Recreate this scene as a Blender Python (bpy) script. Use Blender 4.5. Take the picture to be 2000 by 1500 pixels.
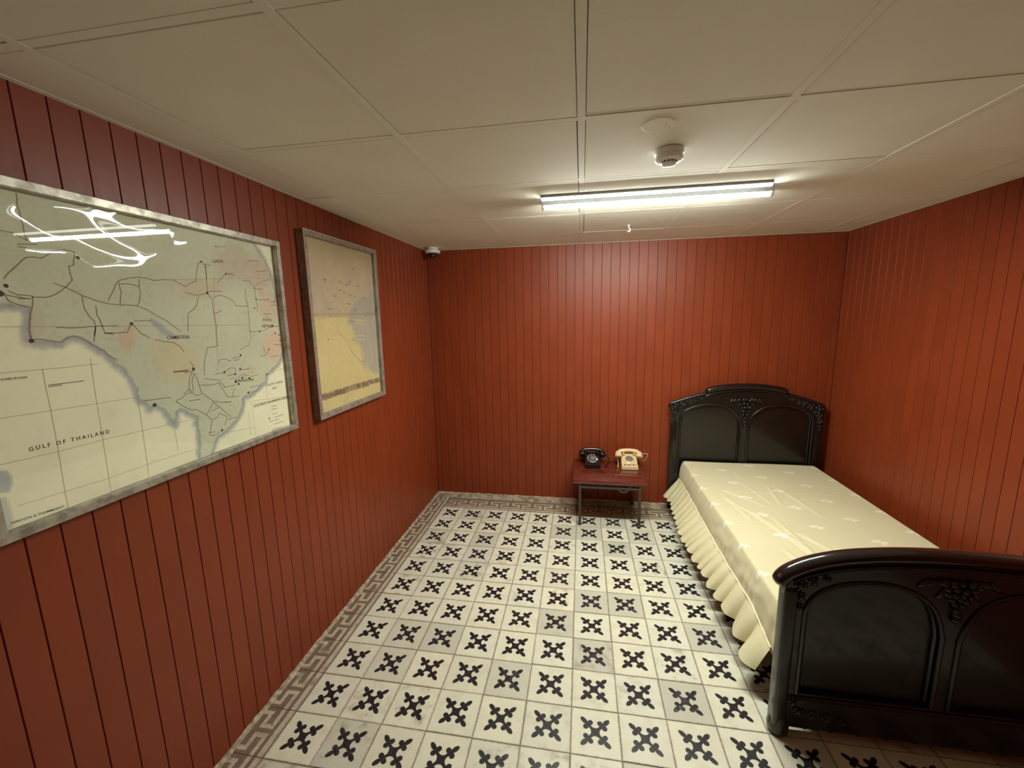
import bpy, bmesh, math, random
import numpy as np
from mathutils import Vector, Matrix
from mathutils.geometry import tessellate_polygon
random.seed(7)
for o in list(bpy.data.objects): bpy.data.objects.remove(o)
sc = bpy.context.scene
COL = sc.collection
PI = math.pi

# ------------------------------------------------------------------ camera, world, exposure
cam_d = bpy.data.cameras.new('camera'); cam = bpy.data.objects.new('camera', cam_d); COL.objects.link(cam)
ROT = ((0.9861817807, -0.0080958240, 0.1654688884), (0.1645500588, 0.1636457330, -0.9726990039), (-0.0192034776, 0.9864859511, 0.1627166087))
mw = Matrix(ROT).to_4x4(); mw.translation = (1.230925, -3.384084, 1.708033)
cam.matrix_world = mw
cam_d.sensor_width = 36.0; cam_d.lens = 805.768 / 2000 * 36; cam_d.clip_start = .02
sc.camera = cam
w = bpy.data.worlds.new('world'); w.use_nodes = True; sc.world = w
w.node_tree.nodes['Background'].inputs[0].default_value = (.9, .95, 1, 1)
w.node_tree.nodes['Background'].inputs[1].default_value = 0.0
sc.view_settings.view_transform = 'Standard'; sc.view_settings.look = 'None'
sc.view_settings.gamma = 1; sc.view_settings.use_curve_mapping = False
sc.view_settings.exposure = 0.0
LAMP_L = 690.0          # radiance of the bright underside of the tube
LAMP_LS = 160.0          # radiance of its sides
LAMP_L2 = 13.0          # radiance of the dim strip beside it
LAMP_COL = (.965, 1.0, .88)

X0, Y0, H, WR, YF = -.157, .309, 2.3023, 3.2446, -4.6   # room: left wall, back wall, ceiling, right wall, wall behind the camera

# ------------------------------------------------------------------ helpers
class E:
    """tiny expression helper over math nodes"""
    def __init__(s, nt, v): s.nt, s.v = nt, v
    def _op(s, op, *a):
        n = s.nt.nodes.new('ShaderNodeMath'); n.operation = op
        for i, x in enumerate((s,) + a):
            x = x.v if isinstance(x, E) else x
            if isinstance(x, (int, float)): n.inputs[i].default_value = x
            else: s.nt.links.new(x, n.inputs[i])
        return E(s.nt, n.outputs[0])
    def __add__(s, o): return s._op('ADD', o)
    __radd__ = __add__
    def __sub__(s, o): return s._op('SUBTRACT', o)
    def __rsub__(s, o): return E(s.nt, o)._op('SUBTRACT', s)
    def __mul__(s, o): return s._op('MULTIPLY', o)
    __rmul__ = __mul__
    def __truediv__(s, o): return s._op('DIVIDE', o)
    def abs(s): return s._op('ABSOLUTE')
    def min(s, o): return s._op('MINIMUM', o)
    def max(s, o): return s._op('MAXIMUM', o)
    def sqrt(s): return s._op('SQRT')
    def round(s): return s._op('ROUND')
    def mod(s, o): return s._op('FLOORED_MODULO', o)
    def step(s, lo, hi):
        n = s.nt.nodes.new('ShaderNodeMapRange'); n.interpolation_type = 'SMOOTHSTEP'
        s.nt.links.new(s.v, n.inputs[0]); n.inputs[1].default_value = lo; n.inputs[2].default_value = hi
        return E(s.nt, n.outputs[0])

class Mat:
    def __init__(s, name, col=(.5, .5, .5), rough=.5, metal=0, spec=.5, coat=0):
        s.m = bpy.data.materials.new(name); s.m.use_nodes = True; s.nt = s.m.node_tree
        s.b = s.nt.nodes['Principled BSDF']
        s.b.inputs['Base Color'].default_value = (*col, 1); s.b.inputs['Roughness'].default_value = rough
        s.b.inputs['Metallic'].default_value = metal; s.b.inputs['Specular IOR Level'].default_value = spec
        s.b.inputs['Coat Weight'].default_value = coat; s.b.inputs['Coat Roughness'].default_value = .08
    def n(s, t): return s.nt.nodes.new(t)
    def coord(s, which):
        return s.n('ShaderNodeTexCoord').outputs[which]
    def xyz(s, v):
        k = s.n('ShaderNodeSeparateXYZ'); s.nt.links.new(v, k.inputs[0]); return [E(s.nt, o) for o in k.outputs]
    def mapped(s, v, scale=(1, 1, 1)):
        k = s.n('ShaderNodeMapping'); s.nt.links.new(v, k.inputs[0]); k.inputs['Scale'].default_value = scale; return k.outputs[0]
    def noise(s, v, scale, detail=3, rough=.5, dist=0):
        k = s.n('ShaderNodeTexNoise'); k.inputs['Scale'].default_value = scale; k.inputs['Detail'].default_value = detail
        k.inputs['Roughness'].default_value = rough; k.inputs['Distortion'].default_value = dist
        s.nt.links.new(v, k.inputs['Vector']); return E(s.nt, k.outputs[0])
    def rand(s): return E(s.nt, s.n('ShaderNodeObjectInfo').outputs['Random'])
    def offs(s, v):
        """vector shifted by the object's random number so that alike pieces differ"""
        k = s.n('ShaderNodeVectorMath'); k.operation = 'ADD'; s.nt.links.new(v, k.inputs[0])
        c = s.n('ShaderNodeCombineXYZ'); r = s.rand()
        s.nt.links.new((r * 37.0).v, c.inputs[0]); s.nt.links.new((r * 91.0).v, c.inputs[1]); s.nt.links.new((r * 53.0).v, c.inputs[2])
        s.nt.links.new(c.outputs[0], k.inputs[1]); return k.outputs[0]
    def mix(s, f, a, b):
        k = s.n('ShaderNodeMix'); k.data_type = 'RGBA'
        f = f.v if isinstance(f, E) else f
        if isinstance(f, (int, float)): k.inputs[0].default_value = f
        else: s.nt.links.new(f, k.inputs[0])
        for x, i in ((a, 6), (b, 7)):
            if isinstance(x, tuple): k.inputs[i].default_value = (*x, 1)
            else: s.nt.links.new(x, k.inputs[i])
        return k.outputs[2]
    def color(s, c): s.nt.links.new(c, s.b.inputs['Base Color'])
    def rough(s, e): s.nt.links.new(e.v, s.b.inputs['Roughness'])
    def bump(s, e, strength=.2, dist=.002):
        k = s.n('ShaderNodeBump'); k.inputs['Strength'].default_value = strength; k.inputs['Distance'].default_value = dist
        s.nt.links.new(e.v, k.inputs['Height']); s.nt.links.new(k.outputs[0], s.b.inputs['Normal'])

def mesh_of(name, verts, faces, smooth=False, uvs=None):
    me = bpy.data.meshes.new(name); me.from_pydata([tuple(v) for v in verts], [], faces); me.update()
    if uvs:
        l = me.uv_layers.new(name='UVMap')
        for lp in me.loops: l.data[lp.index].uv = uvs[lp.vertex_index]
    if smooth:
        for p in me.polygons: p.use_smooth = True
    return me
def obj(name, me, mat=None, parent=None):
    o = bpy.data.objects.new(name, me); COL.objects.link(o)
    if mat is not None:
        me.materials.clear(); me.materials.append(mat.m if isinstance(mat, Mat) else mat)
    if parent is not None: o.parent = parent
    return o
def struct(o): o['kind'] = 'structure'; return o
def thing(name, label, cat, loc=(0, 0, 0), rz=0, group=None):
    o = bpy.data.objects.new(name, None); COL.objects.link(o); o.location = loc; o.rotation_euler = (0, 0, rz)
    o.empty_display_size = .05
    o['label'] = label; o['category'] = cat
    if group: o['group'] = group
    return o
def bm_done(bm, name, smooth=False, angle=None):
    me = bpy.data.meshes.new(name); bm.normal_update(); bm.to_mesh(me); bm.free()
    if smooth:
        for p in me.polygons: p.use_smooth = True
        if angle: me.set_sharp_from_angle(angle=math.radians(angle))
    return me
def add_box(bm, x0, x1, y0, y1, z0, z1, bev=0, seg=1):
    r = bmesh.ops.create_cube(bm, size=1)
    bmesh.ops.transform(bm, verts=r['verts'], matrix=Matrix.Translation(((x0+x1)/2, (y0+y1)/2, (z0+z1)/2)) @ Matrix.Diagonal((x1-x0, y1-y0, z1-z0, 1)))
    if bev:
        ed = list({e for v in r['verts'] for e in v.link_edges})
        bmesh.ops.bevel(bm, geom=ed, offset=bev, segments=seg, profile=.5, affect='EDGES')
def box_mesh(name, *a, bev=0, seg=1, smooth=False):
    bm = bmesh.new(); add_box(bm, *a, bev=bev, seg=seg); return bm_done(bm, name, smooth, 40 if smooth else None)
def catmull(pts, n=6, closed=False):
    P = [Vector(p) for p in pts]; out = []
    m = len(P)
    for i in range(m if closed else m-1):
        if closed: a, b, c, d = P[(i-1) % m], P[i], P[(i+1) % m], P[(i+2) % m]
        else: a, b, c, d = P[max(i-1, 0)], P[i], P[i+1], P[min(i+2, m-1)]
        for k in range(n):
            t = k/n
            out.append(.5*((2*b)+(c-a)*t+(2*a-5*b+4*c-d)*t*t+(3*b-a-3*c+d)*t**3))
    if not closed: out.append(P[-1])
    return out
def add_tube(bm, pts, rad, n=8, ry=None, cap=True, closed=False):
    """sweep a round (or flattened) section along pts; rad may be a list"""
    P = [Vector(p) for p in pts]; m = len(P)
    R = rad if isinstance(rad, (list, tuple)) else [rad]*m
    rings = []; nrm = None
    for i in range(m):
        if closed: t = P[(i+1) % m]-P[i-1]
        else: t = P[min(i+1, m-1)]-P[max(i-1, 0)]
        t.normalize()
        if nrm is None:
            nrm = t.orthogonal().normalized()
            up = Vector((0, 1, 0))
            if abs(t.dot(up)) < .9: nrm = (up-t*up.dot(t)).normalized()
        else: nrm = (nrm-t*nrm.dot(t)).normalized()
        bi = t.cross(nrm)
        k = ry if ry else 1
        rings.append([bm.verts.new(P[i]+nrm*(math.cos(2*PI*j/n)*R[i]*k)+bi*(math.sin(2*PI*j/n)*R[i])) for j in range(n)])
    for i in range(m if closed else m-1):
        a, b = rings[i], rings[(i+1) % m]
        for j in range(n): bm.faces.new((a[j], a[(j+1) % n], b[(j+1) % n], b[j]))
    if cap and not closed:
        bm.faces.new(list(reversed(rings[0]))); bm.faces.new(rings[-1])
def tube_mesh(name, pts, rad, n=8, **k):
    bm = bmesh.new(); add_tube(bm, pts, rad, n, **k); bmesh.ops.recalc_face_normals(bm, faces=bm.faces); return bm_done(bm, name, True, 60)
def add_lathe(bm, prof, n=24, mat=Matrix()):
    rings = []
    for r, z in prof:
        if r < 1e-6: rings.append([bm.verts.new(mat @ Vector((0, 0, z)))])
        else: rings.append([bm.verts.new(mat @ Vector((r*math.cos(2*PI*j/n), r*math.sin(2*PI*j/n), z))) for j in range(n)])
    for a, b in zip(rings, rings[1:]):
        for j in range(n):
            k = (j+1) % n
            if len(a) == 1 and len(b) == 1: continue
            if len(a) == 1: bm.faces.new((a[0], b[j], b[k]))
            elif len(b) == 1: bm.faces.new((a[j], a[k], b[0]))
            else: bm.faces.new((a[j], a[k], b[k], b[j]))
def lathe_mesh(name, prof, n=24, mat=Matrix()):
    bm = bmesh.new(); add_lathe(bm, prof, n, mat); bmesh.ops.recalc_face_normals(bm, faces=bm.faces); return bm_done(bm, name, True, 40)
def prism_mesh(name, outline, y0, y1, holes=(), smooth=False):
    """outline in (x,z), extruded between y0 (front) and y1"""
    loops = [outline]+list(holes)
    tri = tessellate_polygon([[Vector((x, z, 0)) for x, z in l] for l in loops])
    flat = [p for l in loops for p in l]; N = len(flat)
    bm = bmesh.new()
    f = [bm.verts.new((x, y0, z)) for x, z in flat]; b = [bm.verts.new((x, y1, z)) for x, z in flat]
    for t in tri:
        try: bm.faces.new([f[i] for i in t]); bm.faces.new([b[i] for i in reversed(t)])
        except ValueError: pass
    k = 0
    for l in loops:
        for i in range(len(l)):
            a, c = k+i, k+(i+1) % len(l)
            bm.faces.new((f[a], f[c], b[c], b[a]))
        k += len(l)
    bmesh.ops.recalc_face_normals(bm, faces=bm.faces)
    return bm_done(bm, name, smooth, 35 if smooth else None)
def add_blob(bm, c, r, sub=2):
    q = bmesh.ops.create_icosphere(bm, subdivisions=sub, radius=1)
    bmesh.ops.transform(bm, verts=q['verts'], matrix=Matrix.Translation(c) @ Matrix.Diagonal((*r, 1)))

# ------------------------------------------------------------------ materials
M_wall = Mat('red brown wall paint', (.30, .058, .022), .40, spec=.36)
v = M_wall.offs(M_wall.coord('Object'))
n1 = M_wall.noise(v, 3.0, 3); n2 = M_wall.noise(M_wall.mapped(v, (1, 1, .12)), 60, 3)
M_wall.color(M_wall.mix(n1.step(.3, .7), (.215, .036, .0095), (.243, .0415, .012)))
M_wall.rough((n2*.14)+.35); M_wall.bump(n2, .12, .002)
M_groove = Mat('wall red with groove shade', (.10, .018, .008), .6)  # wall red darkened, so shaded groove depth is put into the colour

M_ceil = Mat('ceiling board', (.64, .575, .46), .85)
v = M_ceil.offs(M_ceil.coord('Object')); n1 = M_ceil.noise(v, 2.5, 4); n2 = M_ceil.noise(v, 160, 2)
M_ceil.color(M_ceil.mix(n1.step(.3, .75), (.82, .80, .71), (.77, .75, .655))); M_ceil.bump(n2, .12, .001)
M_mortar = Mat('rough mortar', (.42, .35, .26), .9)
v = M_mortar.coord('Object'); n1 = M_mortar.noise(v, 40, 4); M_mortar.color(M_mortar.mix(n1.step(.35, .65), (.28, .215, .15), (.52, .45, .34)))
M_bar = Mat('ceiling grid paint', (.80, .78, .69), .8)
M_dark = Mat('dark void', (.02, .017, .014), .9)
M_white = Mat('white plastic', (.88, .88, .85), .35)
M_fin = Mat('grey metal lamp housing', (.35, .36, .37), .5)
M_plaster = Mat('plaster patch', (.66, .60, .50), .8)
v = M_plaster.coord('Object'); n1 = M_plaster.noise(v, 60, 3)
M_plaster.color(M_plaster.mix(n1.step(.66, .70), (.82, .79, .69), (.22, .17, .13)))

def tile_material():
    m = Mat('encaustic cement tile', (.6, .55, .42), .3)
    uv = m.coord('UV'); u, v, _ = m.xyz(uv)
    pos = m.offs(uv)
    wob = m.noise(pos, 26, 3) - .5
    x = (u-.5).abs(); y = (v-.5).abs(); a = x.max(y); b = x.min(y)
    s = (a+b)*.70711; t = (a-b)*.70711
    def dist(p, q): return ((p*p)+(q*q)).sqrt()
    lobe = dist((s-.208)*1.1, t-.064)-.060
    ts = (s-.322)/.095; tt = t/.050
    tip = (dist(ts, tt)-1.0)*.045
    neck = (t-.032).max((s-.18).abs()-.10)
    body = ((a-.2)._op('MULTIPLY', a-.2)+b*b).sqrt()
    body = (.113-body).max(s-.175)
    sd = lobe.min(tip).min(neck).min(body)+wob*.010
    motif = 1.0-sd.step(-.005, .006)
    r = m.rand(); r2 = (r*7.31).mod(1.0); r3 = (r*13.7).mod(1.0)
    n1 = m.noise(pos, 3.5, 5, .6); n2 = m.noise(pos, 14, 4, .65); n3 = m.noise(pos, 45, 3)
    cream = m.mix(r, (.76, .735, .58), (.71, .71, .60))
    cream = m.mix(n1.step(.35, .75)*.55, cream, (.60, .56, .43))
    cream = m.mix(r2.step(.62, .95)*.75, cream, (.50, .48, .40))
    # worn and dirty rim, stains
    edge = .5-a
    rim = 1.0-(edge+(n2-.5)*.11).step(-.01, .045)
    cream = m.mix(rim*.60, cream, (.30, .235, .165))
    stain = n1.step(.50, .74)*r3.step(.5, .85)
    cream = m.mix(stain*.7, cream, (.27, .215, .15))
    spk = n3.step(.70, .76)
    cream = m.mix(spk*.4, cream, (.24, .19, .14))
    dark = m.mix(n2.step(.45, .75)*r2.step(.5, 1.0), (.013, .013, .017), (.095, .10, .105))
    m.color(m.mix(motif, cream, dark))
    m.rough((n2*.22)+.22); m.bump(n2, .10, .0015)
    return m
M_tile = tile_material()
def key_material():
    m = Mat('greek key border tile', (.4, .3, .2), .4)
    uv = m.coord('UV'); u, v, _ = m.xyz(uv); pos = m.offs(uv)
    wob = (m.noise(pos, 30, 3)-.5)*.03
    p = (u.mod(1.0)-.5).abs()
    def bx(a, b, c, d): return ((p-(a+b)/2).abs()-(b-a)/2).max((v-(c+d)/2).abs()-(d-c)/2)
    sd = bx(-.1, .42, .69, .79).min(bx(.33, .42, .47, .79)).min(bx(.05, .42, .47, .56)).min(bx(.05, .14, .24, .56)).min(bx(.05, .52, .24, .33)).min(bx(-.1, .52, .04, .155))
    key = 1.0-(sd+wob).step(-.008, .008)
    n1 = m.noise(pos, 3, 5, .65); n2 = m.noise(pos, 16, 4, .65)
    cream = m.mix(n2.step(.3, .7), (.60, .545, .415), (.47, .40, .30)); brown = m.mix(n2.step(.3, .7), (.235, .165, .125), (.17, .115, .085))
    c = m.mix(key, brown, cream)
    grime = (n1.step(.50, .70)*.75).max((v+(n2-.5)*.35).step(.62, .86)*.85)
    c = m.mix(grime, c, (.215, .165, .12))
    m.color(c); m.rough((n2*.3)+.35); m.bump(n2, .2, .002)
    return m
M_key = key_material()
M_plain = Mat('plain cut edge tile', (.5, .44, .32), .5)
v = M_plain.offs(M_plain.coord('Object')); n1 = M_plain.noise(v, 14, 5, .65); n2 = M_plain.noise(v, 60, 4)
c = M_plain.mix(n1.step(.4, .62), (.50, .44, .31), (.23, .175, .125)); M_plain.color(M_plain.mix(n2.step(.6, .7)*.5, c, (.16, .11, .08))); M_plain.bump(n2, .3, .002)
M_grout = Mat('grimy grout', (.20, .155, .115), .8)
v = M_grout.coord('Object'); n1 = M_grout.noise(v, 30, 4); M_grout.color(M_grout.mix(n1.step(.3, .7), (.15, .11, .08), (.28, .22, .165)))

M_wood = Mat('black lacquered wood', (.013, .0085, .0065), .27, coat=.3)
v = M_wood.coord('Object'); n1 = M_wood.noise(M_wood.mapped(v, (1, 1, .15)), 40, 4)
M_wood.color(M_wood.mix(n1.step(.35, .7), (.0055, .004, .0032), (.009, .006, .0045))); M_wood.rough((n1*.08)+.27); M_wood.bump(n1, .03, .0006)
M_gloss = Mat('polished black rail', (.012, .008, .007), .14, coat=.8)
M_mahog = Mat('glossy mahogany', (.10, .016, .010), .13, coat=.6)
v = M_mahog.coord('Object'); n1 = M_mahog.noise(M_mahog.mapped(v, (1, 6, 6)), 9, 5, .6)
M_mahog.color(M_mahog.mix(n1.step(.3, .7), (.075, .011, .007), (.15, .026, .015)))
M_leg = Mat('brown painted steel', (.05, .034, .024), .5)

def cloth_material():
    m = Mat('pale yellow bedspread', (.78, .70, .43), .75)
    uv = m.coord('UV'); u, v, _ = m.xyz(uv)
    U = (u-2.10)/.248; k = U.round(); V = (v-.125)/.252+(k.mod(2.0))*.5
    du = (U-k)*.248; dv = (V-V.round())*.252
    nz = m.noise(uv, 130, 2)
    # little woven flower: two pairs of petals and a stem
    def blob(cx, cy, rx, ry):
        return ((((du-cx)/rx)._op('POWER', 2.0))+(((dv-cy)/ry)._op('POWER', 2.0))).sqrt()
    d = blob(-.021, .004, .019, .015).min(blob(.020, -.004, .019, .015)).min(blob(.0, .014, .013, .010)).min(blob(.004, -.018, .010, .012))
    mask = (1.0-(d+(nz-.5)*1.1).step(.75, 1.15))*.62
    n1 = m.noise(uv, 3, 3)
    base = m.mix(n1.step(.3, .7), (.66, .60, .385), (.635, .575, .37))
    m.color(m.mix(mask, base, (.88, .87, .78)))
    m.b.inputs['Sheen Weight'].default_value = .15
    m.bump(m.noise(uv, 900, 1), .05, .0005)
    return m
M_cloth = cloth_material()
M_ruffle = Mat('pale yellow ruffle cloth', (.68, .62, .40), .75)
M_piping = Mat('pale yellow piping', (.86, .79, .52), .6)

M_alu = Mat('dull aluminium frame', (.42, .39, .33), .42, metal=.55)
v = M_alu.offs(M_alu.coord('Object')); n1 = M_alu.noise(v, 25, 5, .65)
M_alu.color(M_alu.mix(n1.step(.35, .68), (.50, .47, .40), (.26, .235, .20))); M_alu.rough((n1*.3)+.28)
M_brown = Mat('tarnished brown frame', (.3, .26, .22), .5, metal=.15)
v = M_brown.offs(M_brown.coord('Object')); n1 = M_brown.noise(v, 30, 5, .65); M_brown.color(M_brown.mix(n1.step(.35, .7), (.34, .29, .24), (.19, .155, .125)))
M_strip = Mat('bright metal edge', (.62, .59, .52), .3, metal=.7)
def glass_material(name, ior=1.5, rough=0.0, tint=(1, 1, 1), gain=1.0):
    m = bpy.data.materials.new(name); m.use_nodes = True; nt = m.node_tree; nt.nodes.clear()
    o = nt.nodes.new('ShaderNodeOutputMaterial'); mx = nt.nodes.new('ShaderNodeMixShader'); fr = nt.nodes.new('ShaderNodeFresnel')
    tr = nt.nodes.new('ShaderNodeBsdfTransparent'); gl = nt.nodes.new('ShaderNodeBsdfGlossy')
    fr.inputs[0].default_value = ior; tr.inputs[0].default_value = (*tint, 1); gl.inputs['Roughness'].default_value = rough
    gl.inputs['Color'].default_value = (gain, gain, gain, 1)
    ge = nt.nodes.new('ShaderNodeNewGeometry'); inv = E(nt, 1.0)._op('SUBTRACT', E(nt, ge.outputs['Backfacing'])); ff = E(nt, fr.outputs[0])*inv
    nt.links.new(ff.v, mx.inputs[0]); nt.links.new(tr.outputs[0], mx.inputs[1]); nt.links.new(gl.outputs[0], mx.inputs[2]); nt.links.new(mx.outputs[0], o.inputs[0])
    return m
M_glass = glass_material('picture glass', 1.45, .012)
M_film = glass_material('plastic film', 1.35, .02)
M_film2 = glass_material('crumpled plastic film', 1.45, .12)
def map_material(name):
    m = Mat(name, (.6, .55, .4), .7)
    k = m.n('ShaderNodeVertexColor'); k.layer_name = 'print'
    v = m.coord('Object'); n1 = m.noise(v, 9, 5, .65); n2 = m.noise(v, 60, 4, .6)
    c = m.mix(n1.step(.46, .80)*.22, k.outputs[0], (.66, .58, .38))
    c = m.mix(n2.step(.55, .8)*.16, c, (.52, .46, .32)); m.color(c); return m
M_map = map_material('printed map paper')
M_road = Mat('faded map ink', (.33, .265, .205), .8); M_ink = Mat('black map ink', (.06, .05, .055), .8)
M_gray = Mat('grey lettering ink', (.24, .20, .155), .8); M_grat = Mat('thin tan map line', (.47, .38, .23), .8)
M_red = Mat('red map ink', (.40, .12, .07), .8); M_blueline = Mat('coast line ink', (.10, .12, .17), .8)

M_blk = Mat('black bakelite', (.008, .008, .009), .12, coat=.4); M_blkdull = Mat('dull black', (.015, .014, .014), .4)
M_cream = Mat('cream plastic', (.72, .53, .30), .25, coat=.3); M_creamlt = Mat('pale cream plastic', (.80, .62, .38), .2)
M_dialgrey = Mat('grey dial plate', (.17, .16, .135), .35); M_key6 = Mat('smoky keys', (.10, .055, .045), .35); M_keyclear = Mat('clear key caps', (.42, .30, .22), .2)
M_silver = Mat('steel', (.6, .6, .58), .25, metal=1)
M_dot = Mat('white dial markings', (.62, .56, .53), .4)
M_domeb = Mat('dark camera dome', (.012, .011, .011), .06, coat=.6)
def emitter(name, col, s):
    m = bpy.data.materials.new(name); m.use_nodes = True; nt = m.node_tree; nt.nodes.clear()
    e = nt.nodes.new('ShaderNodeEmission'); o = nt.nodes.new('ShaderNodeOutputMaterial')
    e.inputs[0].default_value = (*col, 1); e.inputs[1].default_value = s; nt.links.new(e.outputs[0], o.inputs[0]); return m
M_tube = emitter('lit tube underside', LAMP_COL, LAMP_L); M_tubes = emitter('lit tube side', LAMP_COL, LAMP_LS); M_tube2 = emitter('dim strip', LAMP_COL, LAMP_L2)

# ------------------------------------------------------------------ room shell
T = .12
wl = struct(obj('wall_left', box_mesh('wall_left', X0-T, X0-.006, YF-T, Y0+T, -.05, H+.15), M_groove))
wb = struct(obj('wall_back', box_mesh('wall_back', X0-.006, WR+.006, Y0+.006, Y0+T, -.05, H+.15), M_groove))
wr = struct(obj('wall_right', box_mesh('wall_right', WR+.006, WR+T, YF-T, Y0+T, -.05, H+.15), M_groove))
wf = struct(obj('wall_front', box_mesh('wall_front', X0-.006, WR+.006, YF-T, YF, -.05, H+.15), M_wall))

def plank_mesh(L, Hh, th=.007):
    """board seen from its front, front face at local y=0, thickness towards +y, chamfered long edges"""
    g, c = .0013, .0011
    prof = [(g, th), (g, c), (g+c, 0), (L-g-c, 0), (L-g, c), (L-g, th)]
    vs = [(x, y, z) for z in (0, Hh) for x, y in prof]; n = len(prof)
    fs = [(i, i+1, i+1+n, i+n) for i in range(n-1)]+[(n-1, 0, n, 2*n-1), tuple(range(n))[::-1], tuple(range(n, 2*n))]
    return mesh_of('plank', vs, fs)
PL = .0745
full = plank_mesh(PL, H)
def place_plank(me, par, loc, rz):
    o = obj('plank', me, M_wall, par); o.location = loc; o.rotation_euler = (0, 0, rz); return o
# left wall: front faces towards +x; local x runs along +y  (rotate +90)
y = -2.263+PL*34
ys = [Y0]
while y > Y0-.004: y -= PL
while y > -3.35:
    ys.append(y); y -= PL
ys.append(y)
for a, b in zip(ys, ys[1:]):
    me = full if abs((a-b)-PL) < 1e-4 else plank_mesh(a-b, H)
    place_plank(me, wl, (X0, b, 0), PI/2)
obj('plank_field', box_mesh('plank_field', X0-.007, X0, YF, ys[-1], 0, H), M_wall, wl)
# back wall
PB = .0754; fb = plank_mesh(PB, H)
xs = [X0]; x = .19-PB*4
while x < WR-.005:
    if x > X0+.004: xs.append(x)
    x += PB
xs.append(WR)
for a, b in zip(xs, xs[1:]):
    me = fb if abs((b-a)-PB) < 1e-4 else plank_mesh(b-a, H)
    place_plank(me, wb, (a, Y0, 0), 0)
# right wall: front faces towards -x; local x runs along -y (rotate -90)
y = -.98+PL*17; ys = [Y0]
while y > Y0-.004: y -= PL
while y > -3.0:
    ys.append(y); y -= PL
ys.append(y)
for a, b in zip(ys, ys[1:]):
    me = full if abs((a-b)-PL) < 1e-4 else plank_mesh(a-b, H)
    place_plank(me, wr, (WR, a, 0), -PI/2)
obj('plank_field', box_mesh('plank_field', WR, WR+.007, YF, ys[-1], 0, H), M_wall, wr)

# ceiling: boards lying in a grid of flat bars
ce = struct(obj('ceiling', box_mesh('ceiling', X0-.006, WR+.006, YF, Y0+.006, H+.03, H+.15), M_dark))
gx = [.033, .625, 1.225, 1.818, 2.427, 3.025]; gy = [-.165, -.75, -1.39, -1.98, -2.575, -3.175, -3.775, -4.375]
bw = .012
def grid(name, x0, x1, y0, y1):
    return obj(name, box_mesh(name, x0, x1, y0, y1, H, H+.012), M_bar, ce)
for x in gx: grid('grid_bar', x-bw, x+bw, YF, Y0)
ex = [X0]+gx+[WR]; ey = [Y0]+gy+[YF]
for yy in gy:
    for a, b in zip(ex, ex[1:]):
        o = grid('cross_bar', a+(bw if a > X0 else 0), b-(bw if b < WR else 0), yy-bw, yy+bw)
        o.location.z = random.uniform(.0002, .0009)
for i, (a, b) in enumerate(zip(ex, ex[1:])):
    for c, d in zip(ey, ey[1:]):
        g1, g2, g3, g4 = [random.choice((.0001, .0001, .0001, .0018, .003)) for _ in range(4)]
        o = obj('ceiling_board', box_mesh('ceiling_board', a+(bw+g1 if a > X0 else .001), b-(bw+g2 if b < WR else .001), d+(bw+g3 if d > YF else .001), c-(bw+g4 if c < Y0 else .001), 0, .012, bev=.0015), M_ceil, ce)
        o.location.z = H+random.uniform(.0004, .0012)
tr = [(X0, X0+.02, YF, Y0), (X0+.02, WR-.02, Y0-.02, Y0), (WR-.02, WR, YF, Y0)]
for i, (a, b, c, d) in enumerate(tr):
    bm = bmesh.new(); add_box(bm, a, b, c, d, H-.003, H-.0012)
    t_ = struct(obj('trim_%d' % (i+1), bm_done(bm, 'trim'), M_bar))

# plaster patch left by an older detector
bm = bmesh.new(); add_lathe(bm, [(0, -.0005), (.050, -.0005), (.053, .0006)], 28)
o = obj('plaster_patch', bm_done(bm, 'plaster_patch'), M_plaster, ce); o.location = (1.468, -1.885, H)

# floor: grout bed, patterned tiles, greek key border, cut edge row
fl = struct(obj('floor', box_mesh('floor', X0-.006, WR+.006, YF, Y0+.006, -.06, -.0028), M_grout))
def tile_mesh(name, x0, x1, y0, y1, uvf, gap=.0016, ch=.0016, th=.008):
    a, b, c, d = x0+gap, x1-gap, y0+gap, y1-gap
    P = [(a, c, -th), (b, c, -th), (b, d, -th), (a, d, -th), (a, c, -ch*.7), (b, c, -ch*.7), (b, d, -ch*.7), (a, d, -ch*.7),
         (a+ch, c+ch, 0), (b-ch, c+ch, 0), (b-ch, d-ch, 0), (a+ch, d-ch, 0)]
    F = [(0, 1, 5, 4), (1, 2, 6, 5), (2, 3, 7, 6), (3, 0, 4, 7), (4, 5, 9, 8), (5, 6, 10, 9), (6, 7, 11, 10), (7, 4, 8, 11), (8, 9, 10, 11)]
    return mesh_of(name, P, F, uvs=[uvf(x, y) for x, y, _ in P])
TS = .2
std = tile_mesh('tile', 0, TS, 0, TS, lambda x, y: (x/TS, y/TS))
cut = tile_mesh('tile', 0, WR-3.2, 0, TS, lambda x, y: (x/TS, y/TS))
NR = 14
def put(name, me, mat, x, y, rz=0, j=.0006):
    o = obj(name, me, mat, fl); o.location = (x+random.uniform(-j, j), y+random.uniform(-j, j), random.uniform(-.0012, .0004))
    o.rotation_euler = (0, 0, rz+random.uniform(-.004, .004)); return o
for r in range(NR):
    for c in range(17): put('tile', std if c < 16 else cut, M_tile, c*TS, -(r+1)*TS)
key = tile_mesh('border_tile', 0, TS, 0, TS, lambda x, y: (x/TS, y/TS))
keycut = tile_mesh('border_tile', 0, WR-3.2, 0, TS, lambda x, y: (x/TS, y/TS))
for c in range(17): put('border_tile', key if c < 16 else keycut, M_key, c*TS, 0)
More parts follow.
